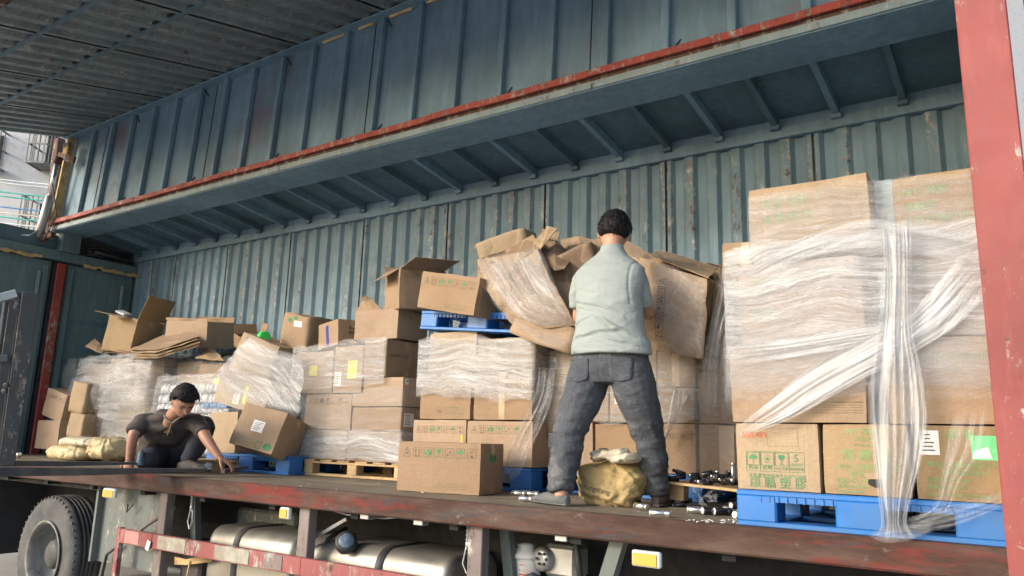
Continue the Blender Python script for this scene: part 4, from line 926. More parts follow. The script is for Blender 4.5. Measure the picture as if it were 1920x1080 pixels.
ribbon('crinkled clear film rope hanging left of the man\'s leg', [(at(a, b, 4.2), at(c, d, 4.15)) for a, b, c, d in ((1012, 690, 1045, 690), (1005, 735, 1040, 740), (985, 775, 1025, 790), (965, 815, 1000, 840), (950, 855, 985, 880), (945, 895, 960, 905))], 'film_clear', pleats=7, amp=.025, dens=1.1, seed=9)
ribbon('torn white film fold right of the man\'s knee', [(at(a, b, 4.42), at(c, d, 4.40)) for a, b, c, d in ((1265, 725, 1288, 730), (1255, 765, 1300, 742), (1250, 800, 1285, 760), (1240, 840, 1262, 800))], 'film_tail', pleats=4, amp=.02, dens=.8, seed=10)
# --- load 4
Y4 = 4.32
fb('carton with a row of handling symbols, left, right above the lone front carton', -3.825, -3.33, .160, .462, Y4, prints=P_std(y=.70, logo=False))
fb('carton with a row of handling symbols, right one behind the hanging film rope', -3.315, -2.765, .160, .460, Y4-.01, prints=P_std(y=.72, logo=False))
fb('plain carton with a faint logo, left above the symbol row', -3.77, -3.30, .468, .80, Y4, prints=logo_only(.40))
fb('plain carton right above the symbol row', -3.275, -2.785, .468, .80, Y4)
fb('carton under dense film, top left of the third stack', -3.71, -3.265, .805, 1.10, Y4, mat='card_light')
fb('carton under dense film, top right of the third stack', -3.255, -2.765, .805, 1.03, Y4, mat='card_light')
wrap('bright dense stretch film round the stack under the tilted blue pallet', [(-3.80, 4.85), (-3.80, 4.31), (-3.29, 4.29), (-2.76, 4.30), (-2.75, 4.85)], .66, 1.09, [(.6, .3), (.70, .8), (.8, 1.2), (1.12, 1.0)], 'film_dense', tilt=-.045, wob=.010, ragged=.05, seed=11)
carton('single clean carton with seven handling symbols at the deck edge', (-3.138, 3.924, .001), (.60, .323, .307), (0, 0, 9), 'card', .0025, prints=P_std(y=.70))
ys = Ink(); 
tag(MB().box(at(866, 822, 4.29), (.012, .006, .05)).build('yellow_tag', 'sticker_yellow'), 'tiny yellow tag between the two symbol cartons', 'tag')
# tilted pallet's cartons
carton('tilted carton with handling symbols lying on the tilted blue pallet', dims=(.582, .42, .27), fit=((-3.377, 4.317, 1.352), (1, 11.5, -4.4), (.582, .396, .262)), prints=P_std(y=.66, logo=True, side=True), crush=.006)
carton('open carton with raised flaps behind the tilted carton', dims=(.403, .40, .335), fit=((-4.367, 4.724, 1.552), (2.6, 3.2, -29), (.403, .207, .335)), prints=P_std('right', y=.78, logo=False, side=False), open_top=True, flaps=(('l', .17, 62, .9), ('f', .14, 125, .8), ('r', .32, 82, .95), ('b', .12, 40, .9)), crush=.006)
carton('wide plain carton on the yellow-labelled stack, under the open carton', dims=(.472, .42, .25), fit=((-4.559, 4.744, 1.262), (1, .6, 4), (.472, .293, .244)), crush=.006)
sheet('carton_flap', [[at(665, 590, 4.72), at(716, 583, 4.72)], [at(676, 570, 4.75), at(700, 562, 4.78)], [at(690, 555, 4.8), at(712, 578, 4.8)]], 'card', None, .005, .01, 6, 4)
tag(bpy.data.objects['carton_flap'], 'bent cardboard flap sticking up between two cartons', 'cardboard')
def btape(root, w_, d, h):
    k = Ink(.0006); k.line((w_*.46, h*.985), (w_*.53, h*.02), w_*.13); k.build('blue_tape', 'tape_blue', facem('front', w_, d, h, .006), root)
    g = Ink()
    for r_ in range(2):
        for c_ in range(4): g.rect(d*.35+c_*.035, h*(.42+.2*r_), d*.35+c_*.035+.025, h*(.42+.2*r_)+.03)
    g.build('printed_symbols', 'ink_dark', facem('right', w_, d, h, .006), root)
carton('small carton closed with a strip of blue tape', dims=(.384, .30, .225), fit=((-5.143, 4.717, 1.215), (2, -3.5, -16.2), (.384, .17, .235)), prints=btape)
def crumpr(root, w_, d, h):
    k = Ink(); k.disk(w_*.25, h*.82, .035, sy=.6); k.disk(w_*.45, h*.9, .03, sy=.6); k.build('printed_mark', 'ink_green', facem('front', w_, d, h, .012), root)
    sticker(root, w_, d, h, 'front', w_*.42, h*.66, w_*.75, h*.82, 'sticker_white', False)
carton('dented carton with green marks and a small white label on the leaning load', dims=(.37, .34, .33), fit=((-5.74, 4.83, 1.285), (3, 10, 2), (.352, .185, .31)), crush=.02, prints=crumpr)
bx = carton('dark open carton holding a green tape roll', (-6.42, 4.75, 1.16), (.30, .24, .13), (5, 12, -25), 'card_old', .012, open_top=True, flaps=(('b', .12, 15, .9), ('l', .10, 30, .9)))
gt = tag(MB().lathe(at(492, 632, 4.58), (.9, -.3, -.1), [(0, .03), (0, .055), (.07, .055), (.07, .03)], 20).build('tape_roll', 'tape_green', None, True), 'bright green tape roll lying in the dark open carton', 'tape')
# --- load 5
Y5 = 4.5
fb('bottom carton of the stack on the wooden pallet, left', -5.27, -4.70, .133, .375, Y5, mat='card_light')
fb('bottom carton of the stack on the wooden pallet, right', -4.69, -4.10, .133, .372, Y5, mat='card')
fb('middle carton with handling symbols and a green mark above the glossy film', -5.25, -4.68, .38, .675, Y5+.01, prints=P_std(y=.72, logo=False, green=False))
def wl5(root, w_, d, h): sticker(root, w_, d, h, 'right', .03, h*.2, .14, h*.75, 'sticker_white')
def yl5(root, w_, d, h): sticker(root, w_, d, h, 'right', d*.42, h*.35, d*.66, h*.88, 'sticker_yellow', False); sticker(root, w_, d, h, 'right', .02, h*.75, .06, h*.95, 'sticker_white', False)
fb('middle carton with a white label on its side', -4.665, -4.12, .376, .565, Y5+.01, .38, prints=wl5)
fb('middle carton with a yellow label on its side', -4.67, -4.11, .57, .80, Y5, .42, prints=yl5)
def y51(root, w_, d, h): sticker(root, w_, d, h, 'front', .05, h*.35, .12, h*.60, 'sticker_white'); sticker(root, w_, d, h, 'front', .20, h*.42, .30, h*.66, 'sticker_yellow', False)
def y52(root, w_, d, h): sticker(root, w_, d, h, 'front', .02, h*.15, .10, h*.45, 'sticker_white'); sticker(root, w_, d, h, 'front', .17, h*.30, .28, h*.68, 'sticker_yellow', False)
fb('upper carton with a yellow and a white label, left', -5.39, -4.90, .68, 1.04, Y5-.02, prints=y51, mat='card')
fb('upper carton with a yellow label, middle', -4.89, -4.55, .68, 1.07, Y5-.02, prints=y52, mat='card')
fb('upper carton whose shaded printed side shows, right', -4.545, -4.29, .805, 1.11, Y5-.02, .47, mat='card', prints=P_std('right', y=.55, logo=False, side=False, green=False))
wrap('glossy film bands round the foot of the stack on the wooden pallet', [(-5.29, 5.0), (-5.29, 4.48), (-4.7, 4.47), (-4.08, 4.48), (-4.08, 4.8)], .14, .39, [(0, 1.1), (.3, 1.3), (.4, .7)], 'film_dense', wob=.014, ragged=.03, seed=12)
wrap('thin clear film across the middle of the stack on the wooden pallet', [(-5.28, 5.0), (-5.28, 4.49), (-4.7, 4.48), (-4.09, 4.48), (-4.09, 4.85)], .37, .72, [(.3, .7), (.5, .8), (.8, .9)], 'film_clear', wob=.012, seed=13)
wrap('creased film round the upper cartons with yellow labels', [(-5.41, 4.9), (-5.41, 4.465), (-4.9, 4.455), (-4.28, 4.465)], .66, 1.06, [(.6, 1.0), (.8, 1.2), (1.1, 1.2)], 'film', tilt=.05, wob=.010, ragged=.04, seed=14)
# --- load 6, leaning
carton('leaning carton under milky film on top of the leaning load', dims=(.42, .42, .42), fit=((-6.010, 4.626, .998), (2, 20, 20), (.406, .354, .402)), mat='card_light', crush=.008)
def p6m(root, w_, d, h): sticker(root, w_, d, h, 'front', w_*.38, h*.12, w_*.50, h*.45, 'sticker_white'); sticker(root, w_, d, h, 'front', w_*.56, h*.2, w_*.63, h*.72, 'sticker_yellow', False)
carton('slanting carton with white and yellow labels in the leaning load', dims=(.656, .42, .30), fit=((-5.928, 4.532, .684), (-1.8, 11.6, 6), (.656, .398, .301)), prints=p6m, crush=.007, mat='card_light')
carton('upright carton on the blue pallet beside the crouching man\'s hand', dims=(.40, .40, .36), fit=((-6.087, 4.504, .332), (0, -1, .4), (.399, .399, .36)), mat='card_light')
def p6f(root, w_, d, h):
    sticker(root, w_, d, h, 'front', w_*.36, h*.40, w_*.62, h*.66, 'sticker_white'); k = Ink(); k.disk(w_*.85, h*.13, .04, sy=.7); k.frame(w_*.6, h*.05, w_*.72, h*.2, .006); k.build('printed_mark', 'ink_green', facem('front', w_, d, h, .006), root)
carton('carton tipped over against the leaning load, with a white label and green marks', dims=(.446, .36, .351), fit=((-5.370, 4.260, .330), (-15.6, 11.2, 14), (.446, .348, .351)), prints=p6f, crush=.008)
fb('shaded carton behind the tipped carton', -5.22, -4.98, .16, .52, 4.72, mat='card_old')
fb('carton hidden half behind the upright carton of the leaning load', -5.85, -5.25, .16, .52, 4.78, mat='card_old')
ribbon('milky film sheet draped over the top of the leaning load', [(at(a, b, 4.30), at(c, d, 4.30)) for a, b, c, d in ((470, 628, 408, 695), (490, 642, 410, 712), (520, 655, 430, 735), (548, 662, 470, 752), (566, 680, 525, 770), (572, 700, 562, 780))], 'film_dense', pleats=3, amp=.010, dens=1.05, seed=15, fade=25)
ribbon('clear film band round the waist of the leaning load', [(at(a, b, 4.30), at(c, d, 4.28)) for a, b, c, d in ((420, 690, 398, 750), (460, 712, 445, 770), (510, 735, 500, 782), (565, 745, 560, 785))], 'film_clear', pleats=3, amp=.008, dens=.9, seed=16)
# --- load 7, left, behind the crouching man
Y7 = 4.82
cols7 = ((-9.78, -9.26), (-9.25, -8.72), (-8.71, -8.17)); k = 0
names7 = ['lower left', 'lower middle', 'lower right', 'second-tier left', 'second-tier middle', 'second-tier right', 'upper left', 'upper middle', 'upper right']
for r_ in range(3):
    for c_, (xa, xb) in enumerate(cols7):
        z0 = .10+r_*.355; fb(names7[k]+' carton under the film of the far left load', xa+.01*r_+.03*(r_ == 1), xb-.05*(c_ == 1)*(r_ == 2), z0, z0+.35-.05*(r_ == 2)*(c_ == 0), Y7+.02*c_+R.uniform(0, .05), .5, rot=(0, 0, R.uniform(-5, 5)), mat='card_light' if k % 2 else 'card_yellow', crush=.008, tape=False); k += 1
wrap('milky film wound round the far left load', [(-9.82, 5.4), (-9.83, 4.81), (-9.0, 4.74), (-8.16, 4.79), (-8.14, 5.36)], .10, 1.20, [(0, .7), (.4, .85), (.8, 1.05), (1.2, .9)], 'film_dense', wob=.022, bulge=.05, ragged=.05, seed=17, du=.025)
wrap('clear film band round the middle of the far left load', [(-9.8, 5.2), (-9.80, 4.74), (-9.0, 4.66), (-8.2, 4.72), (-8.1, 5.2)], .55, .95, [(0, .9), (.8, 1.0), (1.2, .8)], 'film_clear', wob=.02, bulge=.06, ragged=.08, seed=18, du=.025)
c = at(110, 841, 4.58)
carton('small carton on the deck at the far left corner', at(108, 842, 4.7), (.48, .3, .34), (0, 0, 4), 'card', .006)
carton('carton leaning outwards on the far left corner carton', at(118, 786, 4.72), (.44, .3, .34), (0, 13, 4), 'card', .008, prints=P_std(y=.7, logo=False, green=False))
carton('light carton squeezed in at the lower left of the far left load', at(152, 822, 4.62), (.28, .2, .28), (0, 6, 8), 'card_light', .012)
carton('light carton squeezed in above the lower left one', at(155, 775, 4.64), (.3, .2, .36), (0, 8, 4), 'card_light', .012)
fb('dull reddish carton behind clear film at the far left top', -10.15, -9.85, .78, 1.15, 4.95, mat='card_old')
wrap('clear film pulled round the far left corner of the load', [(-10.2, 5.2), (-10.2, 4.85), (-9.8, 4.78)], .70, 1.2, [(0, .9), (2, .9)], 'film_clear', wob=.02, bulge=.04, seed=19)
carton('open pale carton with spread flaps on the far left load', dims=(.46, .42, .42), fit=((-8.95, 4.95, 1.44), (0, 9, 14), (.46, .38, .36)), mat='card_yellow', open_top=True, flaps=(('l', .26, 88, .95), ('r', .30, 18, 1.0), ('b', .22, 25, .9), ('f', .12, 100, .5)), crush=.006)
fv = tag(MB().box(at(231, 587, 4.95), (.22, .1, .03), Euler((.2, .3, 0)).to_matrix(), ch=.01).build('white_pad', 'pale_stuff'), 'white foam pad poking out of the open pale carton', 'pad')
carton('shallow open carton near the side wall beyond the open pale carton', dims=(.71, .40, .30), fit=((-7.964, 5.209, 1.44), (6, 4.3, 5.8), (.71, .398, .26)), mat='card', open_top=True, flaps=(('f', .03, 5, 1.), ('b', .06, 10, .9)), crush=.005)
def pile(label, quad, n, th, mat, seed, name='flattened_cartons'):
    root = empty(name, (0, 0, 0), label, 'cardboard'); rr = random.Random(seed)
    for i in range(n):
        o = V((rr.uniform(-.02, .02), rr.uniform(-.02, .02), i*th))
        q = [V(p)+o+V((0, 0, rr.uniform(-.006, .006))) for p in quad]
        sheet('board', [[q[0], q[1]], [q[3], q[2]]], mat if i % 3 else 'card_old', root, .005, .012, 4, 5, seed=seed+i)
    return root
pile('stack of flattened cartons sloping over the far left load', [at(243, 672, 4.75), at(293, 672, 4.7), at(374, 648, 4.85), at(330, 632, 5.2)], 7, .016, 'card_yellow', 3)
pile('loose torn cardboard under the open pale carton', [at(190, 660, 4.8), at(240, 665, 4.75), at(330, 640, 5.0), at(250, 655, 5.2)], 3, .02, 'card', 5)
sheet('cardboard_flap', [[at(162, 650, 4.75), at(190, 662, 4.75)], [at(182, 636, 4.9), at(196, 650, 4.9)]], 'card', None, .006, .01, 5, 3); tag(bpy.data.objects['cardboard_flap'], 'brown cardboard flap sticking out left of the open pale carton', 'cardboard')
# wrapped cartons beyond the crouching man, their shade put into darker board
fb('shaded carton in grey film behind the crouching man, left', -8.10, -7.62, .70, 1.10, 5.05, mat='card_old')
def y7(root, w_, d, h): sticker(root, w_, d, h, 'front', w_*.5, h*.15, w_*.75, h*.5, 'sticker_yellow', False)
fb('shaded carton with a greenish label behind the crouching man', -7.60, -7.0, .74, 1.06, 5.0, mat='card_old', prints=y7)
wrap('grey film over the shaded cartons behind the crouching man', [(-8.12, 5.03), (-7.6, 4.99), (-6.98, 4.96), (-6.96, 5.3)], .68, 1.12, [(0, .6), (2, .7)], 'film_clear', wob=.02, bulge=.03, seed=20)
sheet('opened_carton_flap', [[at(366, 672, 4.9), at(420, 676, 4.9)], [at(385, 656, 5.1), at(402, 655, 5.1)]], 'card', None, .006, .015, 5, 4); tag(bpy.data.objects['opened_carton_flap'], 'orange-brown cardboard flap folded up above the white bottle bundle', 'cardboard')
# bundle of white bottles under film
bb = empty('bottle_bundle', (-7.35, 4.85, .12), 'film-wrapped bundle of small white bottles with blue caps behind the crouching man', 'bottles')
m = MB(); m2 = MB(); rr = random.Random(4)
for r_ in range(7):
    for c_ in range(20):
        for dd in range(2):
            x = -.62+c_*.065+rr.uniform(-.008, .008); z = .04+r_*.105+rr.uniform(-.006, .006)
            m.lathe((x, -.02+dd*.09+rr.uniform(-.015, .015), z-.05), (rr.uniform(-.1, .1), rr.uniform(-.1, .1), 1), [(0, .027), (.06, .027), (.075, .012), (.085, .012)], 8)
            if r_ in (4,) and c_ > 12: m2.lathe((x, -.045, z-.01), (0, 0, 1), [(0, .030), (.05, .030)], 8)
o = m.build('small_bottles', 'bottle_white', bb, True); o['kind'] = 'stuff'; o = m2.build('bottle_labels', 'bottle_blue', bb, True); o['kind'] = 'stuff'
wrap('white film bag over the bundle of small bottles', [(-8.02, 5.1), (-8.0, 4.78), (-7.35, 4.72), (-6.70, 4.76)], .08, .92, [(0, .8), (.5, .9), (1, 1.2)], 'film', wob=.03, bulge=.06, ragged=.05, seed=21)
pb = empty('wooden_block', at(352, 884, 4.1), 'pale end of a wooden pallet under the bottle bundle', 'pallet'); 
MB().box((0.16, .2, .10), (.5, .4, .02), ch=.003).build('board', 'pine', pb); MB().box((.36, .05, .045), (.08, .08, .09), ch=.003).build('block', 'pine', pb)

# --- sacks
def sack(label, c, r, mat, seed, fold=0, flat=.0, top=None, name='sack', text=None, n=40, rotz=0):
    root = empty(name, c, label, 'sack', None, (0, 0, rotz)); b = []; f = []; nu, nv = 120, 70; rs = random.Random(seed); pls = [(V((rs.uniform(-1, 1), rs.uniform(-.5, .5), rs.uniform(-1, 1))).normalized(), rs.uniform(-r[0]*.8, r[0]*.9), rs.uniform(.010, .035), rs.choice((-1.2, 1))*rs.uniform(.5, 1)) for _ in range(26)]
    for j in range(nv+1):
        th = pi*j/nv
        for i in range(nu):
            ph = 2*pi*i/nu; x, y, z = sin(th)*cos(ph), sin(th)*sin(ph), cos(th)
            sx = abs(x)**.62*(1 if x > 0 else -1); sy = abs(y)**.7*(1 if y > 0 else -1); sz = abs(z)**.7*(1 if z > 0 else -1)
            p = V((sx*r[0], sy*r[1], (sz+1)*r[2])); q = p*(1.1/max(r[0], .12))+V((seed, 0, 0)); rg = lambda v: (1-2*abs(noise.noise(v)))
            kx = noise.noise(q*1.0)*.9+rg(V((q.x*1.3+q.z*1.2, q.y, q.z*2.2))+V((3, 3, 3)))*.35
            d = V((x, y, z*.7)); p += d*kx*min(r[0], max(r[2]*1.4, .06))*.20
            for (nn, cc, wd, am) in pls: p += d*am*max(0, 1-abs(nn.dot(p)-cc)/wd)*.011
            p.z = max(0, p.z); p.x *= 1+.10*sin(p.z*30+seed)*.4
            b.append(p)
    m = MB(); m.v = b
    for j in range(nv):
        for i in range(nu): m.f.append([j*nu+i, (j+1)*nu+i, (j+1)*nu+(i+1) % nu, j*nu+(i+1) % nu])
    o = m.build('sack_body', mat, root, True); fixn(o)
    if text:
        bm = bmesh.new(); bm.from_mesh(o.data); bv = BVHTree.FromBMesh(bm); bm.free()
        for tx, x, z, sz, rt in text:
            k = Ink(); k.text(tx, 0, 0, sz)
            # fine-slice long glyph edges so that they follow the cloth
            def pj(p, x=x, z=z, rt=rt):
                px = x+p[0]*cos(rt)-p[1]*sin(rt); pz = z+p[0]*sin(rt)+p[1]*cos(rt); h_ = bv.ray_cast(V((px, -1, pz)), V((0, 1, 0)))
                return (h_[0]+V((0, -.005, 0))) if h_[0] else V((px, -r[1], pz))
            k.build('printed_text', 'ink_dark', None, root, pj)
    return root
sb = sack('lumpy yellow woven sack between the standing man\'s feet', at(1126, 950, 3.80)+V((0, .12, 0)), (.185, .13, .118), 'sack_yellow', 3, text=[('La-Yongxiang', -.150, .100, .040, -.16), ('Made in China', -.150, .068, .026, -.16)])
ctop = sack('crumpled cream cloth lying on top of the yellow woven sack', at(1152, 868, 3.86), (.13, .09, .034), 'sack_cream', 8, name='cloth')
tag(MB().ell(at(1118, 860, 3.84), (.035, .02, .012), None, 10, 6).build('pink_scrap', 'ink_red', None, True), 'pink scrap peeping out between cloth and yellow sack', 'scrap')
sack('yellow crumpled sack on the deck at the far left', at(142, 864, 4.25), (.36, .22, .085), 'sack_pale', 12)
sack('folded cream sack lying on the crumpled yellow sack at the far left', at(160, 838, 4.25), (.36, .18, .05), 'sack_cream', 15)
sack('creased pale yellow sheet beside the sacks at the far left', at(205, 862, 4.3), (.20, .18, .11), 'sack_pale', 19)
sack('dark and white plastic sheet by the crouching man\'s arm', at(228, 866, 4.45), (.12, .15, .10), 'sack_cream', 23)

# --- collapsed cartons heaped on load 3
HG = 'collapsed cartons'
def crushed(label, grids, mat='card', th=.006, cr=.012, seed=0, sub_=12, prints=None):
    root = empty('collapsed_carton', (0, 0, 0), label, 'cardboard')
    for i, gr in enumerate(grids):
        mt = mat[i] if isinstance(mat, (list, tuple)) else mat
        sheet('cardboard_panel', [[at(*p) for p in row] for row in gr], 'crush_'+mt, root, th, cr*.6, 7, sub_, seed=seed+i)
    return root
# core heap under everything
for (x0, x1, z0, z1, y, mt, lb, rt) in ((-2.95, -2.45, .96, 1.28, 4.72, 'card_old', 'half buried carton at the left of the collapsed heap', (0, 8, 5)),
        (-2.42, -1.92, .95, 1.36, 4.75, 'card', 'half buried carton behind the standing man', (0, -4, -3)), (-1.92, -1.50, .93, 1.28, 4.78, 'card_old', 'half buried carton under the hanging printed panel', (0, 9, 2))):
    fb(lb, x0, x1, z0, z1, y, .42, mat=mt, crush=.018, rot=rt, tape=False)
pp = crushed('large creased carton panel with symbols in a column, hanging right of the standing man', [
    [[(1200, 482, 4.34), (1262, 505, 4.25), (1326, 524, 4.28)], [(1200, 570, 4.28), (1262, 590, 4.22), (1325, 590, 4.26)], [(1206, 650, 4.30), (1258, 662, 4.24), (1318, 674, 4.30)]],
    [[(1216, 478, 4.36), (1242, 470, 4.6)], [(1328, 522, 4.28), (1345, 500, 4.6)]],
    [[(1326, 524, 4.28), (1345, 532, 4.5)], [(1318, 674, 4.30), (1322, 655, 4.55)]]], ['card', 'card_light', 'card_old'], cr=.010, seed=5)
k = Ink(); icons(k, 0, 0, .052, .012, 'TUHGKMY', k, .0035)
def pj(p, ):
    # column of symbols running down the hanging panel
    u = p[0]/.44; v = p[1]/.06; a = at(1252-8*u, 522+118*u, 4.17); return a + V((-.055*v+.0, -.012-.012*sin(pi*u), .012*v))
k.build('printed_symbols', 'ink_dark', None, pp, pj)
crushed('bent carton flap wrapping round the right of the heap', [
    [[(1283, 490, 4.5), (1322, 500, 4.5), (1372, 562, 4.4)], [(1300, 545, 4.55), (1340, 560, 4.5), (1380, 580, 4.38)], [(1322, 600, 4.6), (1345, 600, 4.52), (1365, 610, 4.42)], [(1322, 660, 4.55), (1333, 650, 4.5), (1340, 645, 4.42)]]], ['card_old'], seed=9, cr=.012)  # dark board tone carries the shadow inside the flap
crushed('long folded carton ridge behind the man\'s right shoulder', [
    [[(1165, 445, 4.75), (1205, 468, 4.7), (1248, 494, 4.7)], [(1165, 470, 4.6), (1200, 490, 4.55), (1250, 512, 4.55)], [(1170, 500, 4.5), (1205, 520, 4.5), (1255, 530, 4.5)]],
    [[(1242, 490, 4.72), (1300, 492, 4.7), (1350, 502, 4.8)], [(1250, 515, 4.6), (1300, 520, 4.6), (1350, 525, 4.7)]]], ['card', 'card_light'], seed=12)
crushed('greenish dark torn carton at the back of the heap beside the big load', [
    [[(1270, 490, 5.1), (1352, 497, 5.1)], [(1275, 515, 4.9), (1352, 525, 4.9)]]], ['card_old'], seed=14)
crushed('pair of light cartons boards standing at the left back of the heap', [
    [[(902, 457, 4.75), (925, 452, 4.76), (978, 462, 4.8)], [(898, 500, 4.7), (930, 505, 4.7), (975, 500, 4.75)], [(896, 528, 4.68), (930, 535, 4.7), (975, 540, 4.7)]],
    [[(955, 447, 4.9), (1010, 446, 4.9)], [(960, 500, 4.8), (1010, 500, 4.8)]]], ['card_light', 'card'], seed=16)
crushed('big torn carton spread open left of the standing man under clear film', [
    [[(894, 488, 4.2), (950, 478, 4.25), (1008, 468, 4.25)], [(915, 545, 4.15), (965, 540, 4.12), (1030, 520, 4.18)], [(945, 590, 4.15), (1000, 580, 4.1), (1060, 575, 4.15)], [(970, 612, 4.2), (1030, 615, 4.12), (1078, 610, 4.15)]],
    [[(894, 488, 4.2), (945, 470, 4.4), (1000, 440, 4.4)], [(930, 500, 4.22), (975, 488, 4.25), (1012, 468, 4.25)]],
    [[(1000, 455, 4.3), (1025, 425, 4.35)], [(1012, 470, 4.25), (1048, 430, 4.35)]]], ['card', 'card_old', 'card_light'], cr=.016, seed=20)
crushed('dark rounded carton flap curling above the clear film fan', [
    [[(1008, 446, 4.5), (1040, 448, 4.48), (1062, 470, 4.5)], [(1012, 478, 4.35), (1040, 490, 4.28), (1066, 492, 4.35)], [(1030, 500, 4.3), (1042, 508, 4.28), (1058, 505, 4.3)]],
    [[(1020, 430, 4.5), (1052, 436, 4.5)], [(1012, 444, 4.45), (1045, 452, 4.45)]]], ['card_old', 'card_old'], seed=24)
crushed('brown carton boards between the film fan and the man\'s head', [
    [[(1050, 450, 4.7), (1085, 443, 4.7), (1130, 455, 4.7)], [(1058, 490, 4.5), (1090, 480, 4.5), (1130, 500, 4.5)]],
    [[(1035, 515, 4.4), (1085, 535, 4.4)], [(1045, 560, 4.3), (1085, 570, 4.35)], [(1055, 612, 4.25), (1090, 625, 4.3)]],
    [[(1060, 500, 4.55), (1110, 500, 4.55)], [(1060, 560, 4.5), (1110, 580, 4.5)]]], ['card', 'card', 'card_old'], seed=28)
crushed('crumpled dark carton piece under the hanging printed panel', [[[(1290, 560, 4.5), (1345, 575, 4.5)], [(1300, 640, 4.45), (1350, 640, 4.5)], [(1310, 700, 4.45), (1345, 690, 4.5)]]], ['card_old'], seed=41, cr=.02)
crushed('folded brown carton corner above the man\'s right shoulder', [[[(1205, 500, 4.45), (1232, 478, 4.5), (1275, 500, 4.45)], [(1205, 545, 4.35), (1235, 520, 4.38), (1262, 540, 4.35)]]], ['card'], seed=43, cr=.014)
crushed('carton board leaning behind the man\'s left shoulder', [[[(1010, 470, 4.8), (1060, 455, 4.8), (1120, 470, 4.75)], [(1020, 520, 4.6), (1070, 515, 4.6), (1120, 530, 4.6)], [(1040, 590, 4.5), (1080, 590, 4.5), (1110, 590, 4.5)]]], ['card_old'], seed=47, cr=.016)
crushed('torn carton lid behind the top of the heap', [[[(1085, 452, 4.95), (1140, 446, 4.95), (1200, 480, 4.9)], [(1080, 500, 4.8), (1140, 500, 4.8), (1210, 530, 4.8)]]], ['card'], seed=48, cr=.016)
ribbon('clear torn film lying over the right of the collapsed heap', [(at(a, b, 4.14), at(c, d, 4.12)) for a, b, c, d in ((1225, 490, 1215, 560), (1262, 500, 1240, 620), (1300, 520, 1285, 660), (1325, 530, 1318, 670))], 'film_clear', pleats=4, amp=.012, dens=.8, seed=33)
ribbon('crumpled clear film bunched right of the heap by the big load', [(at(a, b, 4.3), at(c, d, 4.28)) for a, b, c, d in ((1350, 500, 1395, 520), (1345, 560, 1390, 560), (1330, 620, 1382, 620), (1318, 680, 1378, 690), (1312, 780, 1380, 780))], 'film', pleats=6, amp=.03, dens=.7, seed=34)
for lb, px, py, y, dm, rt, mt in (
 ('crushed carton lying on its edge left of the standing man\'s neck', 1085, 500, 4.55, (.34, .28, .20), (12, -24, 18), 'crush_card_old'),
 ('crushed carton under the curled flap left of the standing man', 1042, 560, 4.45, (.36, .26, .22), (-14, 22, -12), 'crush_card'),
 ('crushed carton behind the standing man\'s head', 1140, 490, 4.85, (.40, .30, .18), (8, 14, 10), 'crush_card_old'),
 ('flattened crooked carton on the right slope of the heap', 1232, 512, 4.75, (.46, .28, .14), (6, 20, -8), 'crush_card'),
 ('crooked open carton at the right end of the heap', 1335, 575, 4.62, (.34, .26, .24), (10, 34, 20), 'crush_card'),
 ('small crushed carton at the upper right of the heap', 1310, 515, 4.85, (.32, .24, .14), (4, 8, -14), 'crush_card_light'),
 ('crumpled carton half under the fan of film', 960, 470, 4.62, (.40, .26, .20), (6, -14, 10), 'crush_card_light')):
    carton(lb, c=at(px, py, y)-V((0, 0, dm[2]/2)), dims=dm, rot=rt, mat=mt, crush=.014, tape=False, lean=(R.uniform(-.2, .2), R.uniform(-.15, .15)))
carton('long flat carton with a faint logo hanging down left of the man\'s hip', dims=(.50, .34, .17), c=at(1012, 640, 4.15)+V((0, .15, -.03)), rot=(-6, 19, -2), crush=.010, prints=logo_only(.5), mat='card')
fan = ribbon('clear film fan pulled tight from the heap into the man\'s left hand', [(at(a, b, y1), at(c, d, y2)) for a, b, y1, c, d, y2 in (
    (892, 486, 4.12, 1012, 462, 4.15), (910, 525, 4.06, 1028, 496, 4.08), (935, 560, 4.03, 1042, 530, 4.04), (965, 592, 4.02, 1054, 560, 4.03), (1005, 608, 4.04, 1066, 585, 4.04), (1045, 612, 4.08, 1074, 600, 4.08), (1072, 612, 4.12, 1082, 606, 4.12))], 'film', pleats=14, amp=.007, n=60, m_=90, dens=1.1, seed=30)
ribbon('loose crinkled film below the film fan', [(at(a, b, 4.05), at(c, d, 4.02)) for a, b, c, d in ((905, 530, 930, 560), (925, 570, 960, 600), (960, 605, 1010, 618), (1010, 640, 1050, 630), (1055, 655, 1075, 635))], 'film_clear', pleats=5, amp=.02, dens=1, seed=31)
tag(MB().bar(at(1013, 660, 4.4), at(1003, 725, 4.4), .035, .03, ch=.004).build('wooden_batten', 'card_old'), 'short brown batten standing between two stacks', 'batten')
tag(MB().box(at(838, 607, 4.65), (.09, .05, .07), ch=.006).build('white_scrap', 'pale_stuff'), 'pale scrap lying inside the tilted blue pallet', 'scrap')

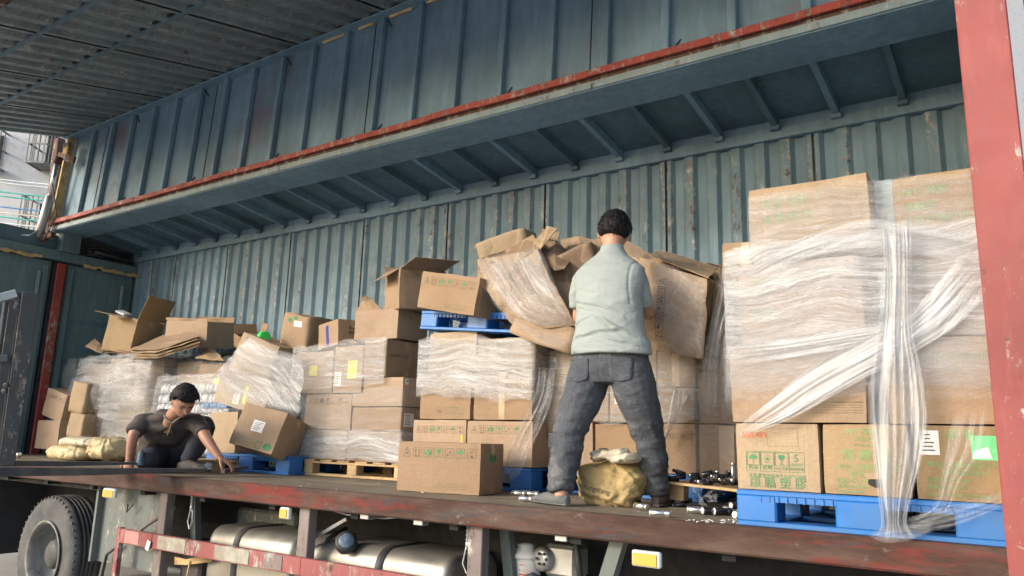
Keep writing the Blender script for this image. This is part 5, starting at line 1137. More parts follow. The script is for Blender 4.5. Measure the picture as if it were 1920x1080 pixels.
# --- spilled cosmetic bottles
def silver(label, p, ln, rad, ax, group=None, cap=True, mat='chrome'):
    root = empty('silver_bottle', p, label, 'bottle', group); ax = V(ax).normalized(); c = V((0, 0, rad))
    MB().lathe(c, ax, [(0, rad*.9), (.002, rad), (ln*.72, rad), (ln*.725, rad*.93), (ln*.74, rad*.93), (ln*.745, rad), (ln-.002, rad), (ln, rad*.92)], 20).build('bottle_body', mat, root, True)
    if cap: MB().lathe(c-ax*.0012, ax, [(-.003, rad*.82), (0, rad*.93)], 18).build('end_disk', 'chrome_cap', root)
    for o in root.children: fixn(o)
    return root
def zf(px, py): d = _f+_r*((px-960)/FPX)+_u*((540-py)/FPX); return EYE+d*(-EYE.z/d.z)
L1 = [('silver bottle lying in front of the right shoe at the deck edge', (1220, 968), .095, .0165, (1, .15, 0)),
 ('silver bottle lying between the yellow sack and the right shoe', (1192, 955), .085, .0175, (1, -.35, 0)),
 ('grey silver bottle, leftmost of the row beside the blue pallet', (1291, 962), .09, .0175, (1, .1, 0)),
 ('dark bottle showing a white end disk, second of the row beside the blue pallet', (1318, 965), .085, .0185, (1, .9, 0)),
 ('dark bottle showing a white end disk, third of the row beside the blue pallet', (1340, 966), .085, .0185, (1, .9, 0)),
 ('bright silver bottle at the right of the row beside the blue pallet', (1358, 960), .09, .0165, (1, .1, 0)),
 ('bottle showing a white end disk nearest the blue pallet corner', (1378, 973), .08, .0185, (.5, 1, 0)),
 ('silver bottle touching the right side of the lone front carton', (907, 922), .075, .016, (1, .2, 0)),
 ('silver bottle just beyond the lone front carton', (930, 917), .075, .016, (1, -.1, 0)),
 ('silver bottle, left one of the group by the man\'s left shoe', (962, 929), .085, .016, (1, .1, 0)),
 ('silver bottle, upper right of the group by the man\'s left shoe', (985, 930), .09, .016, (1, .1, 0)),
 ('short silver bottle in front of the man\'s left shoe tip', (976, 940), .075, .016, (1, .1, 0)),
 ('small white bottle lying alone at the far left of the deck', (22, 858), .12, .03, (1, .2, 0))]
for lb, (px, py), ln, rad, ax in L1:
    p = zf(px, py); p.z = .0; silver(lb, p, ln, rad, ax, mat='chrome' if 'dark' not in lb else 'black_gloss')
silver('bottle with a white end disk resting on top of the row by the blue pallet', at(1371, 948, 3.86)-V((0, 0, .018)), .08, .0175, (1, 1.1, 0), mat='black_gloss')
silver('upright silver tube standing on the plywood shelf by the big load', at(1374, 897, 4.0), .07, .009, (0.03, 0, 1), cap=False)
# plywood shelf with dark bottles
psh = empty('plywood_shelf', at(1318, 912, 4.1), 'thin plywood board on a yellow block left of the big load', 'board', None, (0, 3, 0))
MB().box((0, .12, .0), (.40, .3, .014), ch=.002).build('board', 'pine', psh); MB().box((-.155, .05, -.05), (.085, .08, .085), ch=.004).build('block', 'card_yellow', psh)
def black_bottle(label, p, ln, rad, ax, group=None):
    root = empty('black_bottle', p, label, 'bottle', group); ax = V(ax).normalized()
    MB().lathe((0, 0, rad), ax, [(0, rad*.9), (.003, rad), (ln*.7, rad), (ln*.73, rad*.6), (ln*.76, rad*.6)], 12).build('bottle_body', 'black_gloss', root, True)
    MB().lathe(V((0, 0, rad))+ax*ln*.76, ax, [(0, rad*.75), (ln*.24, rad*.7)], 12).build('cap', 'chrome' if R.random() < .5 else 'black_rubber', root, True)
    return root
GB = 'dark bottles spilled between the stacks'
for k in range(46):
    px = R.uniform(1262, 1378); py = R.uniform(922, 955) if k > 14 else R.uniform(893, 905)
    if k <= 14: p = at(px, 903+(px-1262)*.07, 4.15)-V((0, 0, .004)); p.z += R.choice((0, .02, .035))
    else: p = zf(px, py); p.z = R.choice((0, .0, .02, .035)); 
    black_bottle('small glossy black bottle in the dark heap beside the big load', p, R.uniform(.06, .10), R.uniform(.011, .017), (R.uniform(-1, 1), R.uniform(-1, .3), R.uniform(-.1, .25)), GB)
GB2 = 'dark bottles right of the yellow sack'
for k in range(14):
    p = zf(R.uniform(1185, 1215), R.uniform(915, 948)); p.z = R.choice((0, .02, .04))
    black_bottle('small dark bottle heaped between the yellow sack and the right leg', p, R.uniform(.06, .09), R.uniform(.011, .015), (R.uniform(-1, 1), R.uniform(-1, .3), R.uniform(-.1, .5)), GB2)
for k in range(6):
    p = at(R.uniform(1340, 1372), 902, 4.12); black_bottle('black bottle standing upright on the plywood shelf', p-V((0, 0, .012)), .055, .013, (.02, 0, 1), 'black bottles upright on the shelf')
cb_ = MB(); rr = random.Random(6)
for i in range(26):
    a = at(1318+rr.uniform(-25, 22), 928+rr.uniform(-14, 16), 3.98+rr.uniform(-.03, .05)); b = a+V((rr.uniform(-.05, .05), rr.uniform(-.03, .03), rr.uniform(-.03, .05))); c = a+V((rr.uniform(-.04, .05), rr.uniform(-.02, .02), rr.uniform(-.05, .02))); n = len(cb_.v); cb_.v += [a, b, c]; cb_.f.append([n, n+1, n+2])
o = cb_.build('clear_plastic_bag', 'film_clear'); addattr(o, [(v.co.x*3, v.co.z*3) for v in o.data.vertices], [1.0]*len(o.data.vertices)); tag(o, 'crumpled clear plastic bag among the dark bottles', 'bag')
m = MB(); 
for k in range(60):
    p = zf(R.uniform(1280, 1400) if k > 20 else R.uniform(420, 1250), R.uniform(975, 982) if k > 20 else R.uniform(905, 955)); 
    if p.y < YF+.01 or p.y > 4.6: continue
    m.box((p.x, p.y, .002), (R.uniform(.004, .014), R.uniform(.003, .01), .003), Euler((0, 0, R.random()*3)).to_matrix())
tag(m.build('paper_scraps', 'sticker_white'), 'tiny white scraps strewn on the deck planks', 'litter', kind='stuff')

# --- forklift at the left edge
fk = empty('forklift', atd(-60, 900, 5.0), 'dark forklift mast and forks reaching in at the left edge', 'forklift')
def fp_(mb, name, mat): o = mb.build(name, mat, None); o.parent = fk; o.data.transform(Matrix.Translation(-V(fk.location))); return o
fp_(MB().bar(atd(46, 548, 5.35), atd(0, 872, 5.35), .06, .10, ch=.012), 'mast_channel', 'dark_metal')
fp_(MB().bar(atd(58, 548, 5.30), atd(12, 872, 5.30), .10, .016, ch=.004), 'mast_flange', 'mast_grey')
fp_(MB().bar(atd(33, 548, 5.30), atd(-14, 872, 5.30), .08, .014, ch=.004), 'mast_flange', 'mast_grey')
fp_(MB().bar(atd(20, 560, 5.4), atd(-24, 860, 5.4), .05, .06, ch=.01), 'inner_mast', 'mast_grey')
fp_(MB().bar(atd(8, 560, 5.36), atd(-32, 860, 5.36), .012, .012), 'lift_chain', 'alu_dull')
fp_(MB().bar(atd(33, 550, 5.3), atd(-30, 567, 5.2), .04, .06, ch=.006), 'top_bar', 'alu_dull')
fp_(MB().bar(atd(15, 672, 5.3), atd(-40, 672, 5.2), .05, .05, ch=.006), 'cross_bar', 'grey_plate')
for (px, py) in ((14, 722), (11, 733)): fp_(MB().lathe(atd(px, py, 5.2), -_f, [(0, .018), (.02, .018), (.024, .01)], 12), 'bolt', 'dark_metal')
def fork(a, b, w0, h0, h1):
    m = MB(); d = (b-a).normalized(); sd = d.cross(V((0, 0, 1))).normalized()
    for (p, h) in ((a, h0), (a.lerp(b, .55), h0*.75), (b, h1)):
        for s, z in ((-1, 0), (1, 0), (1, -h), (-1, -h)): m.v.append(p+sd*w0/2*s+V((0, 0, z)))
    for i in range(2):
        for k in range(4): m.f.append([i*4+k, i*4+(k+1) % 4, (i+1)*4+(k+1) % 4, (i+1)*4+k])
    m.f += [[3, 2, 1, 0], [8, 9, 10, 11]]; return m
fp_(fork(atd(-120, 875, 4.7), atd(385, 879, 5.75), .12, .062, .012), 'fork', 'fork_steel' if 'fork_steel' in M else 'dark_metal')
fp_(fork(atd(-120, 862, 5.2), atd(285, 867, 6.05), .12, .045, .012), 'fork', 'dark_metal')

# ================================================================ people
def loft(m, secs, n=20, cap=True):
    # secs: (centre, half vector A, half vector B)
    b = len(m.v)
    for c, A, B in secs:
        for k in range(n): a = 2*pi*k/n; m.v.append(V(c)+V(A)*cos(a)+V(B)*sin(a))
    for i in range(len(secs)-1):
        for k in range(n): m.f.append([b+i*n+k, b+i*n+(k+1) % n, b+(i+1)*n+(k+1) % n, b+(i+1)*n+k])
    m.f.append([b+k for k in reversed(range(n))]); m.f.append([b+(len(secs)-1)*n+k for k in range(n)])
def limb(m, pts, rs, flat=1., n=16, ref=None, dome=True):
    # rounded tapered limb through pts; Catmull-Rom smoothed
    P = [V(p) for p in pts]; K = len(P)-1; path = []; N = 6*K
    def cr(v, t_):
        i = min(K-1, int(t_)); f = t_-i; g = lambda q: v[max(0, min(K, q))]; p0, p1, p2, p3 = g(i-1), g(i), g(i+1), g(i+2)
        return .5*((2*p1)+(p2-p0)*f+(2*p0-5*p1+4*p2-p3)*f*f+(3*p1-p0-3*p2+p3)*f**3)
    rv = [V((r, r*flat, 0)) if not hasattr(r, '__len__') else V((r[0], r[1], 0)) for r in rs]
    for k in range(N+1): t_ = k/N*K; path.append((cr(P, t_), cr(rv, t_)))
    secs = []; up = V(ref) if ref is not None else None
    for i, (p, r) in enumerate(path):
        d = (path[min(i+1, N)][0]-path[max(0, i-1)][0]).normalized()
        if up is None: up = d.orthogonal()
        up = (up-d*up.dot(d)).normalized(); s = d.cross(up)
        if dome and i == 0: secs.append((p-d*r.x*.6, up*r.x*.45, s*r.y*.45))
        secs.append((p, up*r.x, s*r.y))
        if dome and i == N: secs.append((p+d*r.x*.6, up*r.x*.45, s*r.y*.45))
    loft(m, secs, n)
def fuse(m, name, mat, parent, voxel=.008, smooth=6, folds=None, factor=.6):
    o = m.build(name, mat, None, True); fixn(o)
    r = o.modifiers.new('r', 'REMESH'); r.mode = 'VOXEL'; r.voxel_size = voxel; r.use_smooth_shade = True
    sm = o.modifiers.new('s', 'SMOOTH'); sm.factor = factor; sm.iterations = smooth
    dg = bpy.context.evaluated_depsgraph_get(); me = bpy.data.meshes.new_from_object(o.evaluated_get(dg)); o.modifiers.clear(); old = o.data; o.data = me; bpy.data.meshes.remove(old)
    me.materials.clear(); me.materials.append(M[mat])
    if folds:
        nm = [v.normal.copy() for v in me.vertices]
        for v, n_ in zip(me.vertices, nm): v.co += n_*folds(v.co)
    me.polygons.foreach_set('use_smooth', [True]*len(me.polygons))
    if parent: o.parent = parent; me.transform(Matrix.Translation(-V(parent.location)))
    return o
def fsum(p, seed, fr, an=V((1, 1, 1))):
    q = V((p.x*an.x, p.y*an.y, p.z*an.z))*fr+V((seed, seed*2, 0)); return 1-2*abs(noise.noise(q))
def hand(m, wrist, fwd, palm_n, thumb_side, curl=.5, s=1.0):
    # fwd: towards fingers, palm_n: out of the palm, thumb_side: towards the thumb
    f = V(fwd).normalized(); n_ = V(palm_n); n_ = (n_-f*n_.dot(f)).normalized(); t_ = V(thumb_side); t_ = (t_-f*t_.dot(f)-n_*t_.dot(n_)).normalized(); w0 = V(wrist)
    loft(m, [(w0-f*.01*s, t_*.026*s, n_*.018*s), (w0+f*.02*s, t_*.032*s, n_*.017*s), (w0+f*.055*s, t_*.041*s, n_*.016*s), (w0+f*.088*s, t_*.041*s, n_*.013*s), (w0+f*.098*s, t_*.034*s, n_*.008*s)], 16)
    for i, (off, L_, r) in enumerate(((.030, .072, .0088), (.010, .080, .0092), (-.011, .074, .0088), (-.031, .058, .0078))):
        b = w0+f*.080*s+t_*off*s; a = 0; p = b; pts = [b-f*.02*s, b]
        for seg, fr in enumerate((.42, .32, .26)):
            a += curl*(.55+.25*seg+.07*i); d = f*cos(a)+n_*sin(a); d = d+t_*(off*2.2*(1-curl)); p = p+d.normalized()*L_*fr*s; pts.append(p)
        limb(m, pts, [r*s, r*s, r*.97*s, r*.9*s, r*.75*s], n=8)
    b = w0+f*.022*s+t_*.026*s; pts = [b, b+(f*.5+t_*.75+n_*.25)*.034*s, b+(f*.85+t_*.85+n_*.55)*.052*s, b+(f*1.15+t_*.75+n_*.8)*.062*s]
    limb(m, pts, [.013*s, .0115*s, .0105*s, .0085*s], n=8)
def head(m, c, fwd, up, s=1.0):
    # c: centre of the skull; returns matrix (side, forward, up)
    f = V(fwd).normalized(); u_ = V(up); u_ = (u_-f*u_.dot(f)).normalized(); sd = f.cross(u_).normalized()
    Mx = Matrix((sd, f, u_)).transposed(); b = len(m.v); nu, nv = 32, 24
    for j in range(nv+1):
        th = pi*j/nv
        for i in range(nu):
            ph = 2*pi*i/nu; x, y, z = sin(th)*cos(ph), sin(th)*sin(ph), cos(th)
            X, Y, Z = x*.076, y*.096, z*.118
            if z < 0: k = -z; X *= 1-.28*k*k; Y = Y*(1-.10*k)+.020*k*(1 if y > -.2 else -.2) if y > 0 else Y*(1-.42*k)
            if y > .2 and z < -.1: X *= .96
            # nose, brow, eye hollows, mouth
            if y > 0:
                g = lambda gx, gz, sx, sz: exp(-((X-gx)/sx)**2-((Z-gz)/sz)**2)
                Y += .026*g(0, -.030, .012, .014)+.014*g(0, -.008, .009, .020)+.006*g(0, .022, .05, .010)-.009*(g(.032, .002, .016, .011)+g(-.032, .002, .016, .011))
                Y += .007*g(0, -.062, .022, .007)-.005*g(0, -.050, .02, .004)+.010*g(0, -.098, .02, .014)+.004*(g(.045, -.025, .018, .02)+g(-.045, -.025, .018, .02))
            m.v.append(V(c)+Mx @ (V((X, Y, Z))*s))
    for j in range(nv):
        for i in range(nu): m.f.append([b+j*nu+i, b+(j+1)*nu+i, b+(j+1)*nu+(i+1) % nu, b+j*nu+(i+1) % nu])
    for sg in (-1, 1):   # ears
        m.ell(V(c)+Mx @ (V((sg*.078, -.008, -.012))*s), (.009*s, .019*s, .033*s), Mx @ Matrix.Rotation(sg*.35, 3, 'Z'), 12, 8)
        m.ell(V(c)+Mx @ (V((sg*.080, -.006, -.038))*s), (.007*s, .009*s, .012*s), Mx, 8, 6)
    return Mx
def hair(c, Mx, s, parent, seed, line_front=.055, nape=-.055, vol=.016):
    m = MB(); nu, nv = 64, 40
    for j in range(nv+1):
        th = pi*j/nv
        for i in range(nu):
            ph = 2*pi*i/nu; x, y, z = sin(th)*cos(ph), sin(th)*sin(ph), cos(th); X, Y, Z = x*.077, y*.097, z*.118
            lim = line_front if y > .35 else (nape if y < -.25 else nape+(line_front-nape)*((y+.25)/.6))
            if abs(x) > .75 and -.3 < y < .35: lim = max(lim, .012)
            n_ = noise.noise(V((x*5, y*5, z*3+seed)))*.5+noise.noise(V((x*16, y*16, z*6+seed)))*.35
            k = max(-1, min(1, (Z-lim-.012*n_)/.018)); d = (vol+vol*.5*n_)*max(0, k) - (.006 if k <= 0 else 0)
            if k <= 0: X *= .93; Y *= .90; 
            if z < 0 and y <= 0: Y *= (1-.42*-z*.7)
            if z < 0: X *= 1-.25*z*z
            nn = V((x/.077, y/.097, z/.118)).normalized(); m.v.append(V(c)+Mx @ ((V((X, Y, Z))+nn*d)*s))
    for j in range(nv):
        for i in range(nu): m.f.append([j*nu+i, (j+1)*nu+i, (j+1)*nu+(i+1) % nu, j*nu+(i+1) % nu])
    rr = random.Random(seed)
    for k in range(420):   # tufts
        ph = rr.uniform(0, 2*pi); th = rr.uniform(.05, 1.35) if rr.random() < .6 else rr.uniform(1.2, 1.95); x, y, z = sin(th)*cos(ph), sin(th)*sin(ph), cos(th)
        if (y > .3 and z < .5) or (z < .2 and y > -.35): continue
        p = V((x*.088, y*.108, z*.128)); out = V((x, y, z)).normalized(); fl = V((rr.uniform(-.5, .5), .5 if y > 0 else -.55, -.75+rr.uniform(-.2, .3)))
        tn = (fl-out*fl.dot(out)).normalized(); L_ = rr.uniform(.018, .045)
        o2 = out*(vol-.012); q = [p-tn*L_*.5+o2*.6, p+out*.002+o2, p+tn*L_*.6+out*rr.uniform(-.004, .009)+o2]; m.tube([V(c)+Mx @ (a*s) for a in q], [.0035*s, .003*s, .0006*s], 4)
    o = m.build('hair', 'hair', None, True); o.parent = parent; o.data.transform(Matrix.Translation(-V(parent.location))); return o
def face(c, Mx, s, parent):
    P = lambda x, y, z: V(c)+Mx @ (V((x, y, z))*s)
    def add(m, n_, mt): o = m.build(n_, mt, None, True); o.parent = parent; o.data.transform(Matrix.Translation(-V(parent.location)))
    for sg in (-1, 1):
        add(MB().ell(P(sg*.031, .081, .000), (.012*s, .006*s, .0045*s), Mx, 12, 8), 'eye', 'eye')
        add(MB().tube([P(sg*.014, .096, .018), P(sg*.03, .094, .024), P(sg*.049, .083, .018)], [.003*s, .004*s, .002*s], 6), 'eyebrow', 'hair')
    add(MB().tube([P(-.024, .083, -.060), P(-.01, .094, -.057), P(0, .0955, -.058), P(.01, .094, -.057), P(.024, .083, -.060)], [.002*s, .0045*s, .004*s, .0045*s, .002*s], 6), 'lips', 'lip')

# ---------------- standing man, seen from behind
pm_ = empty('person', (-1.95, 3.85, 0), 'man in a mint T-shirt and grey jeans seen from behind, pulling film', 'person')
m = MB()
ELL, WRL = V((-2.245, 3.99, 1.075)), V((-2.265, 4.15, 1.105))
ELR, WRR = V((-1.822, 4.04, 1.085)), V((-1.92, 4.22, 1.12))
HC = V((-2.008, 3.985, 1.572)); HF = V((-.42, .87, -.30))
Mh = head(m, HC, HF, (0, .3, 1), 1.10)
limb(m, [(-1.985, 3.915, 1.36), (-1.99, 3.93, 1.44), (-2.00, 3.955, 1.52)], [.062, .054, .058])
limb(m, [(-1.955, 3.83, .85), (-1.955, 3.84, 1.1), (-1.97, 3.89, 1.32)], [(.14, .09), (.13, .09), (.12, .07)], ref=(1, 0, 0))
limb(m, [(-2.05, 3.89, 1.30), (-2.14, 3.91, 1.26), ELL, WRL], [.045, .042, .040, .027])
limb(m, [(-1.91, 3.89, 1.29), (-1.85, 3.91, 1.25), ELR, WRR], [.045, .042, .040, .027])
hand(m, WRL, (.55, .75, .05), (.6, -.4, -.5), (0, .3, 1), .9)
hand(m, WRR, (-.5, .8, .2), (-.7, -.3, -.3), (0, .2, 1), .8)
# legs inside the jeans, ankles
limb(m, [(-1.95, 3.83, .86), (-2.06, 3.82, .72), (-2.135, 3.70, .40), (-2.135, 3.655, .18)], [.10, .08, .055, .045]); limb(m, [(-1.95, 3.83, .86), (-1.84, 3.83, .72), (-1.775, 3.95, .40), (-1.775, 4.015, .18)], [.10, .08, .055, .045])
limb(m, [(-2.12, 3.66, .20), (-2.135, 3.635, .09), (-2.14, 3.63, .05)], [.045, .036, .04]); limb(m, [(-1.775, 4.02, .2), (-1.77, 4.04, .1), (-1.77, 4.04, .05)], [.045, .036, .04])
fuse(m, 'body', 'skin', pm_, .0055, 2)
hair(HC, Mh, 1.10, pm_, 5, .06, -.052, .018)
# T-shirt
m = MB(); X1 = V((1, 0, 0))
def sec(cx, cy_, cz, rx, ry, tl=0): return (V((cx, cy_, cz)), V((rx, 0, tl)), V((0, ry, 0)))
loft(m, [sec(-1.930, 3.795, .815, .238, .150, -.006), sec(-1.932, 3.797, .86, .234, .148, -.004), sec(-1.942, 3.80, .95, .206, .142), sec(-1.950, 3.81, 1.05, .194, .138), sec(-1.964, 3.83, 1.16, .200, .138), sec(-1.972, 3.86, 1.26, .212, .132, -.008), sec(-1.972, 3.88, 1.325, .205, .118, -.012), sec(-1.978, 3.90, 1.375, .150, .095, -.012), sec(-1.985, 3.915, 1.415, .095, .078, -.006), sec(-1.990, 3.925, 1.448, .074, .068), sec(-1.994, 3.932, 1.478, .066, .062)], 32)
limb(m, [(-2.06, 3.89, 1.325), (-2.150, 3.90, 1.285), (-2.200, 3.92, 1.20), (-2.213, 3.94, 1.125)], [.070, .074, .066, .060], dome=False)
limb(m, [(-1.90, 3.89, 1.315), (-1.842, 3.90, 1.265), (-1.818, 3.925, 1.18), (-1.815, 3.96, 1.105)], [.070, .074, .066, .060], dome=False)
def ln(p, x0, z0, sl, w_, a, x1, x2):
    # a soft-edged wrinkle running along a slanting line
    d = p.z-(z0+sl*(p.x-x0)+.012*noise.noise(V((p.x*9, z0*7, 1)))); e = max(0, min(1, (p.x-x1)/.05))*max(0, min(1, (x2-p.x)/.05)); return a*e*(exp(-(d/w_)**2)-.6*exp(-((d+w_*1.7)/w_)**2))
def fold_s(p):
    k = .006*max(0, fsum(p, 1, 5.5, V((1, 1, 1.8))))*(1 if p.z < 1.15 else .4)
    if p.y < 3.92:
        for q in ((-2.1, 1.125, -.32, .010, .010, -2.14, -1.84), (-2.08, 1.09, -.42, .008, .007, -2.12, -1.90), (-1.9, .985, -.55, .009, .010, -2.0, -1.76), (-1.85, .955, -.7, .007, .008, -1.95, -1.76), (-2.0, .925, .16, .011, .012, -2.14, -1.80), (-1.9, .905, -.30, .008, .008, -1.97, -1.74), (-2.1, .99, .30, .007, .007, -2.15, -1.98), (-2.1, 1.19, -.2, .008, .005, -2.13, -1.95)): k += ln(p, *q)
    for xs in (-2.165, -1.792):
        if p.z > 1.08: k -= .0045*exp(-((p.x-xs-.02*sin((p.z-1.1)*8)*(1 if xs < -2 else -1))/.0065)**2)
    k -= .0025*exp(-((p.z-.842)/.004)**2)
    return k
fuse(m, 'mint_t_shirt', 'shirt_mint', pm_, .0062, 6, fold_s)
# jeans
m = MB()
loft(m, [sec(-1.945, 3.83, .93, .165, .105), sec(-1.948, 3.825, .86, .200, .128), sec(-1.95, 3.82, .79, .226, .142), sec(-1.952, 3.825, .72, .232, .140), sec(-1.952, 3.83, .66, .205, .125)], 28)
limb(m, [(-2.075, 3.825, .75), (-2.090, 3.79, .62), (-2.112, 3.735, .50), (-2.138, 3.70, .38), (-2.145, 3.68, .27), (-2.15, 3.655, .16), (-2.148, 3.64, .075)], [(.112, .125), (.117, .122), (.102, .106), (.083, .088), (.076, .080), (.066, .070), (.060, .066)], ref=(1, 0, 0), dome=False)
limb(m, [(-1.83, 3.825, .75), (-1.812, 3.85, .62), (-1.79, 3.90, .50), (-1.775, 3.945, .38), (-1.768, 3.98, .27), (-1.768, 4.01, .16), (-1.770, 4.03, .075)], [(.112, .125), (.117, .122), (.102, .106), (.082, .088), (.075, .080), (.066, .070), (.062, .068)], ref=(1, 0, 0), dome=False)
def fold_j(p):
    low = max(0, min(1, (.5-p.z)/.3)); k = .008*max(-.3, fsum(p, 7, 5, V((1, 1, 2.0))))*(.5+low) + .005*max(-.2, fsum(p, 9, 11, V((1, 1, 2.6))))*(.35+low)
    k += .004*(1-2*abs(sin(p.z*42+3*noise.noise(p*5)+p.x*12)))*max(0, 1-abs(p.z-.14)/.13)
    k += .005*(1-2*abs(sin((p.z+.8*abs(p.x+1.95))*34+3*noise.noise(p*4))))*max(0, 1-abs(p.z-.60)/.12)*.7
    k += .005*(1-2*abs(sin(p.z*30+5*noise.noise(p*4+V((3, 0, 0)))+p.x*20)))*max(0, 1-abs(p.z-.37)/.12)
    k -= .005*exp(-((p.x+1.95)/.006)**2)*(1 if p.z > .64 and p.y < 3.8 else 0)
    for xs in (-2.20, -1.70): k -= .003*exp(-((p.x-xs)/.005)**2)*(1 if p.z > .45 else 0)
    return k
jn = fuse(m, 'grey_jeans', 'jeans', pm_, .0075, 5, fold_j)
bvj = None
bm = bmesh.new(); bm.from_mesh(jn.data); bvj = BVHTree.FromBMesh(bm); bm.free()
def onj(x, z, off=.003):
    p0 = V((x, 3.2, z))-V(pm_.location); h_ = bvj.ray_cast(p0, V((0, 1, 0))); return (h_[0] if h_[0] else V((x, 3.7, z))-V(pm_.location))+V((0, -off, 0))
for cx in (-2.075, -1.825):      # back pockets
    g_ = MB(); nx, nz = 8, 9
    for j in range(nz+1):
        for i in range(nx+1):
            u_, v_ = i/nx, j/nz; wv = .062 if v_ > .25 else .062*(.75+v_); g_.v.append(onj(cx+(u_-.5)*2*wv, .655+v_*.13+(.0 if v_ > .05 else .012*abs(u_-.5)*2), .005))
    for j in range(nz):
        for i in range(nx): a = j*(nx+1)+i; g_.f.append([a, a+1, a+nx+2, a+nx+1])
    o = g_.build('back_pocket', 'jeans', pm_, True); md = o.modifiers.new('t', 'SOLIDIFY'); md.thickness = .004
# shoes
def shoe(p, d, ln, mat, hgt=.05, open_heel=False):
    d = V(d).normalized(); s_ = V((-d.y, d.x, 0)); p = V(p); m = MB()
    loft(m, [(p+V((0, 0, hgt*.5))-d*.004, s_*.018, V((0, 0, hgt*.42))), (p+d*.02+V((0, 0, hgt*.5)), s_*.032, V((0, 0, hgt*.5))), (p+d*ln*.35+V((0, 0, hgt*.55)), s_*.036, V((0, 0, hgt*.55))), (p+d*ln*.6+V((0, 0, hgt*.52)), s_*.045, V((0, 0, hgt*.55))), (p+d*ln*.82+V((0, 0, hgt*.40)), s_*.044, V((0, 0, hgt*.42))), (p+d*ln*.96+V((0, 0, hgt*.32)), s_*.030, V((0, 0, hgt*.32))), (p+d*ln+V((0, 0, hgt*.3)), s_*.012, V((0, 0, hgt*.2)))], 18)
    o = fuse(m, 'shoe', mat, pm_, .005, 3)
    k = MB(); loft(k, [(p+V((0, 0, .008))-d*.006, s_*.024, V((0, 0, .008))), (p+d*.03+V((0, 0, .008)), s_*.038, V((0, 0, .009))), (p+d*ln*.6+V((0, 0, .008)), s_*.049, V((0, 0, .009))), (p+d*ln*.9+V((0, 0, .008)), s_*.040, V((0, 0, .009))), (p+d*(ln+.006)+V((0, 0, .008)), s_*.014, V((0, 0, .007)))], 18)
    q = k.build('sole', mat, o); q.data.transform(Matrix.Translation(-V(pm_.location)))
shoe((-2.085, 3.605, 0), (-.92, .34, 0), .29, 'shoe_grey', .06)
shoe((-1.755, 3.985, 0), (-.10, 1, 0), .27, 'shoe_dark', .075)

# ---------------- crouching man
D0 = 6.15
pc_ = empty('person', atd(310, 872, D0), 'man in a dark brown polo shirt crouching on the deck, reaching to his left', 'person')
pc_.location.z = 0
a_ = lambda px, py, d: atd(px, py, d)
toward = -_f
HC2 = a_(345, 752, 6.02); m = MB()
rt_ = _r.copy(); HF2 = (rt_*.55 - _f*.62 - V((0, 0, 1))*.62).normalized(); HU2 = (V((0, 0, 1))*.85 + rt_*.25 - _f*.35)
Mh2 = head(m, HC2, HF2, HU2, 1.06)
limb(m, [a_(318, 800, 6.22), a_(322, 784, 6.15), a_(334, 768, 6.06)], [.075, .060, .058])
limb(m, [a_(312, 862, 6.5), a_(315, 830, 6.4), a_(318, 800, 6.28)], [(.14, .10), (.15, .10), (.15, .09)], ref=rt_)
EL2, WL2 = a_(250, 818, 6.12), a_(243, 862, 6.10); ER2, WR2 = a_(387, 822, 6.02), a_(411, 858, 5.92)
limb(m, [a_(278, 788, 6.25), a_(264, 794, 6.2), EL2, WL2], [.06, .056, .044, .031]); limb(m, [a_(358, 790, 6.22), a_(374, 796, 6.15), ER2, WR2], [.06, .056, .044, .031])
hand(m, WL2, V((0, 0, -1)), _f, -rt_, .3, 1.05); hand(m, WR2, (rt_*.85-V((0, 0, 1))*.45), V((0, 0, -1))*.8-rt_*.3, -_f, .45, 1.1)
fuse(m, 'body', 'skin_dark', pc_, .007, 2)
hair(HC2, Mh2, 1.06, pc_, 11, .050, -.045, .024); face(HC2, Mh2, 1.06, pc_)
def s2(px, py, d, rx, ry, tl=0): return (a_(px, py, d), rt_*rx+V((0, 0, tl)), _f*ry+V((0, 0, .0)))
m = MB()
loft(m, [s2(306, 858, 6.52, .215, .15), s2(309, 848, 6.48, .222, .155), s2(312, 832, 6.42, .220, .155, -.01), s2(315, 814, 6.34, .225, .145, -.015), s2(317, 800, 6.28, .225, .13, -.02), s2(318, 788, 6.24, .200, .11, -.02), s2(319, 779, 6.20, .125, .085, -.01), s2(320, 772, 6.17, .085, .07, -.01)], 28)
limb(m, [a_(288, 788, 6.26), a_(268, 792, 6.2), a_(256, 804, 6.17), a_(251, 812, 6.14)], [.066, .069, .064, .060], dome=False)
limb(m, [a_(350, 790, 6.24), a_(368, 795, 6.16), a_(378, 806, 6.10), a_(382, 813, 6.06)], [.066, .068, .062, .057], dome=False)
def fold_b(p): return .012*max(-.2, fsum(p, 3, 5, V((1, 1, 1.6))))+.004*sin(p.z*60+5*noise.noise(p*4))
fuse(m, 'brown_polo_shirt', 'shirt_brown', pc_, .009, 5, fold_b)
m = MB(); m.tube([a_(306, 775, 6.13), a_(312, 788, 6.03), a_(322, 794, 6.00)], [.006, .008, .006], 8); m.tube([a_(322, 794, 6.0), a_(333, 786, 6.02), a_(340, 782, 6.03)], [.006, .008, .006], 8)
o = m.build('collar', 'collar_grey', None, True); o.parent = pc_; o.data.transform(Matrix.Translation(-V(pc_.location)))
m = MB(); m.tube([a_(322, 794, 6.02), a_(319, 806, 6.10), a_(314, 816, 6.17)], .007, 6); o = m.build('placket', 'collar_grey', None, True); o.parent = pc_; o.data.transform(Matrix.Translation(-V(pc_.location)))
m = MB()
loft(m, [s2(306, 850, 6.52, .19, .14), s2(306, 862, 6.52, .20, .16), s2(308, 872, 6.50, .19, .15)], 24)
KL, KR = a_(277, 862, 6.02), a_(386, 796, 6.28)
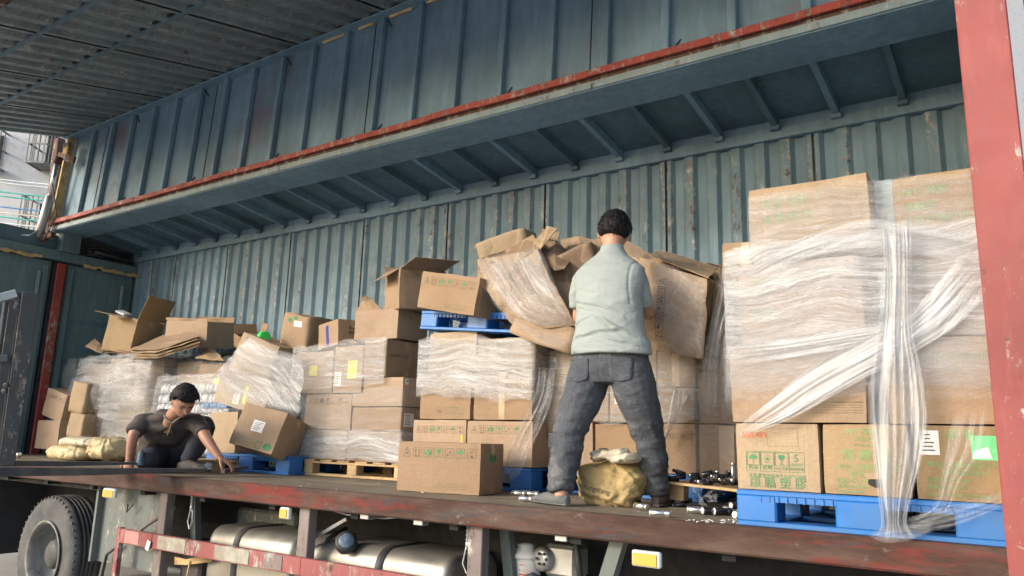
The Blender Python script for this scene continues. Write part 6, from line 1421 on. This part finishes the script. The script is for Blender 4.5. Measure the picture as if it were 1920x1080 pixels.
limb(m, [a_(296, 866, 6.45), a_(286, 860, 6.25), KL], [.11, .10, .085]); limb(m, [KL, KL+_f*.25+V((0, 0, -.02)), KL+_f*.45+V((0, 0, -.03))], [.075, .06, .05])
limb(m, [a_(322, 866, 6.45), a_(352, 832, 6.38), KR], [.12, .105, .085]); limb(m, [KR, a_(372, 830, 6.25), a_(352, 864, 6.12)], [.082, .078, .06])
fuse(m, 'dark_trousers', 'navy', pc_, .009, 5, lambda p: .006*max(-.2, fsum(p, 5, 6)))
sp_ = a_(335, 877, 6.1); sp_.z = .02; m = MB(); dd = (rt_*.9-_f*.35); dd.z = 0; dd.normalize(); ss = V((-dd.y, dd.x, 0))
loft(m, [(sp_+V((0, 0, .03)), ss*.03, V((0, 0, .04))), (sp_+dd*.10+V((0, 0, .04)), ss*.045, V((0, 0, .05))), (sp_+dd*.22+V((0, 0, .025)), ss*.045, V((0, 0, .035))), (sp_+dd*.28+V((0, 0, .015)), ss*.02, V((0, 0, .015)))], 16)
fuse(m, 'shoe', 'shoe_dark', pc_, .007, 3)
sl = tag(fork(a_(418, 880, 5.88), a_(462, 874, 6.05), .05, .03, .02).build('steel_bar', 'dark_metal'), 'dark flat steel bar held in the crouching man\'s hand', 'bar')
tag(MB().lathe(a_(262, 872, 5.95), (0, 0, 1), [(0, .03), (.0, .03), (.05, .025), (.055, .022), (.10, .022), (.105, .012), (.115, .012)], 12).build('green_bottle', 'teal_dark', None, True), 'small dark green bottle in front of the crouching man\'s knee', 'bottle')

# ---------------- loose pieces of a part become parts of their own
for o in list(bpy.data.objects):
    if o.type == 'MESH' and o.name.split('.')[0] in ('edge_rib', 'drain_hole', 'tread_lug', 'notch_row', 'foam_strip', 'header_foam', 'plastic_scrap', 'corner_tie', 'port_hole', 'lug_nut', 'cable_bundle', 'tank_hose', 'tied_rope', 'cylinder_bracket'):
        explode(o)
    if o.type == 'MESH' and o.name.split('.')[0] in ('window_cage', 'roof_rib', 'mud_plate', 'spring_hook', 'bottom_frame', 'deck_edge_channel'): pass
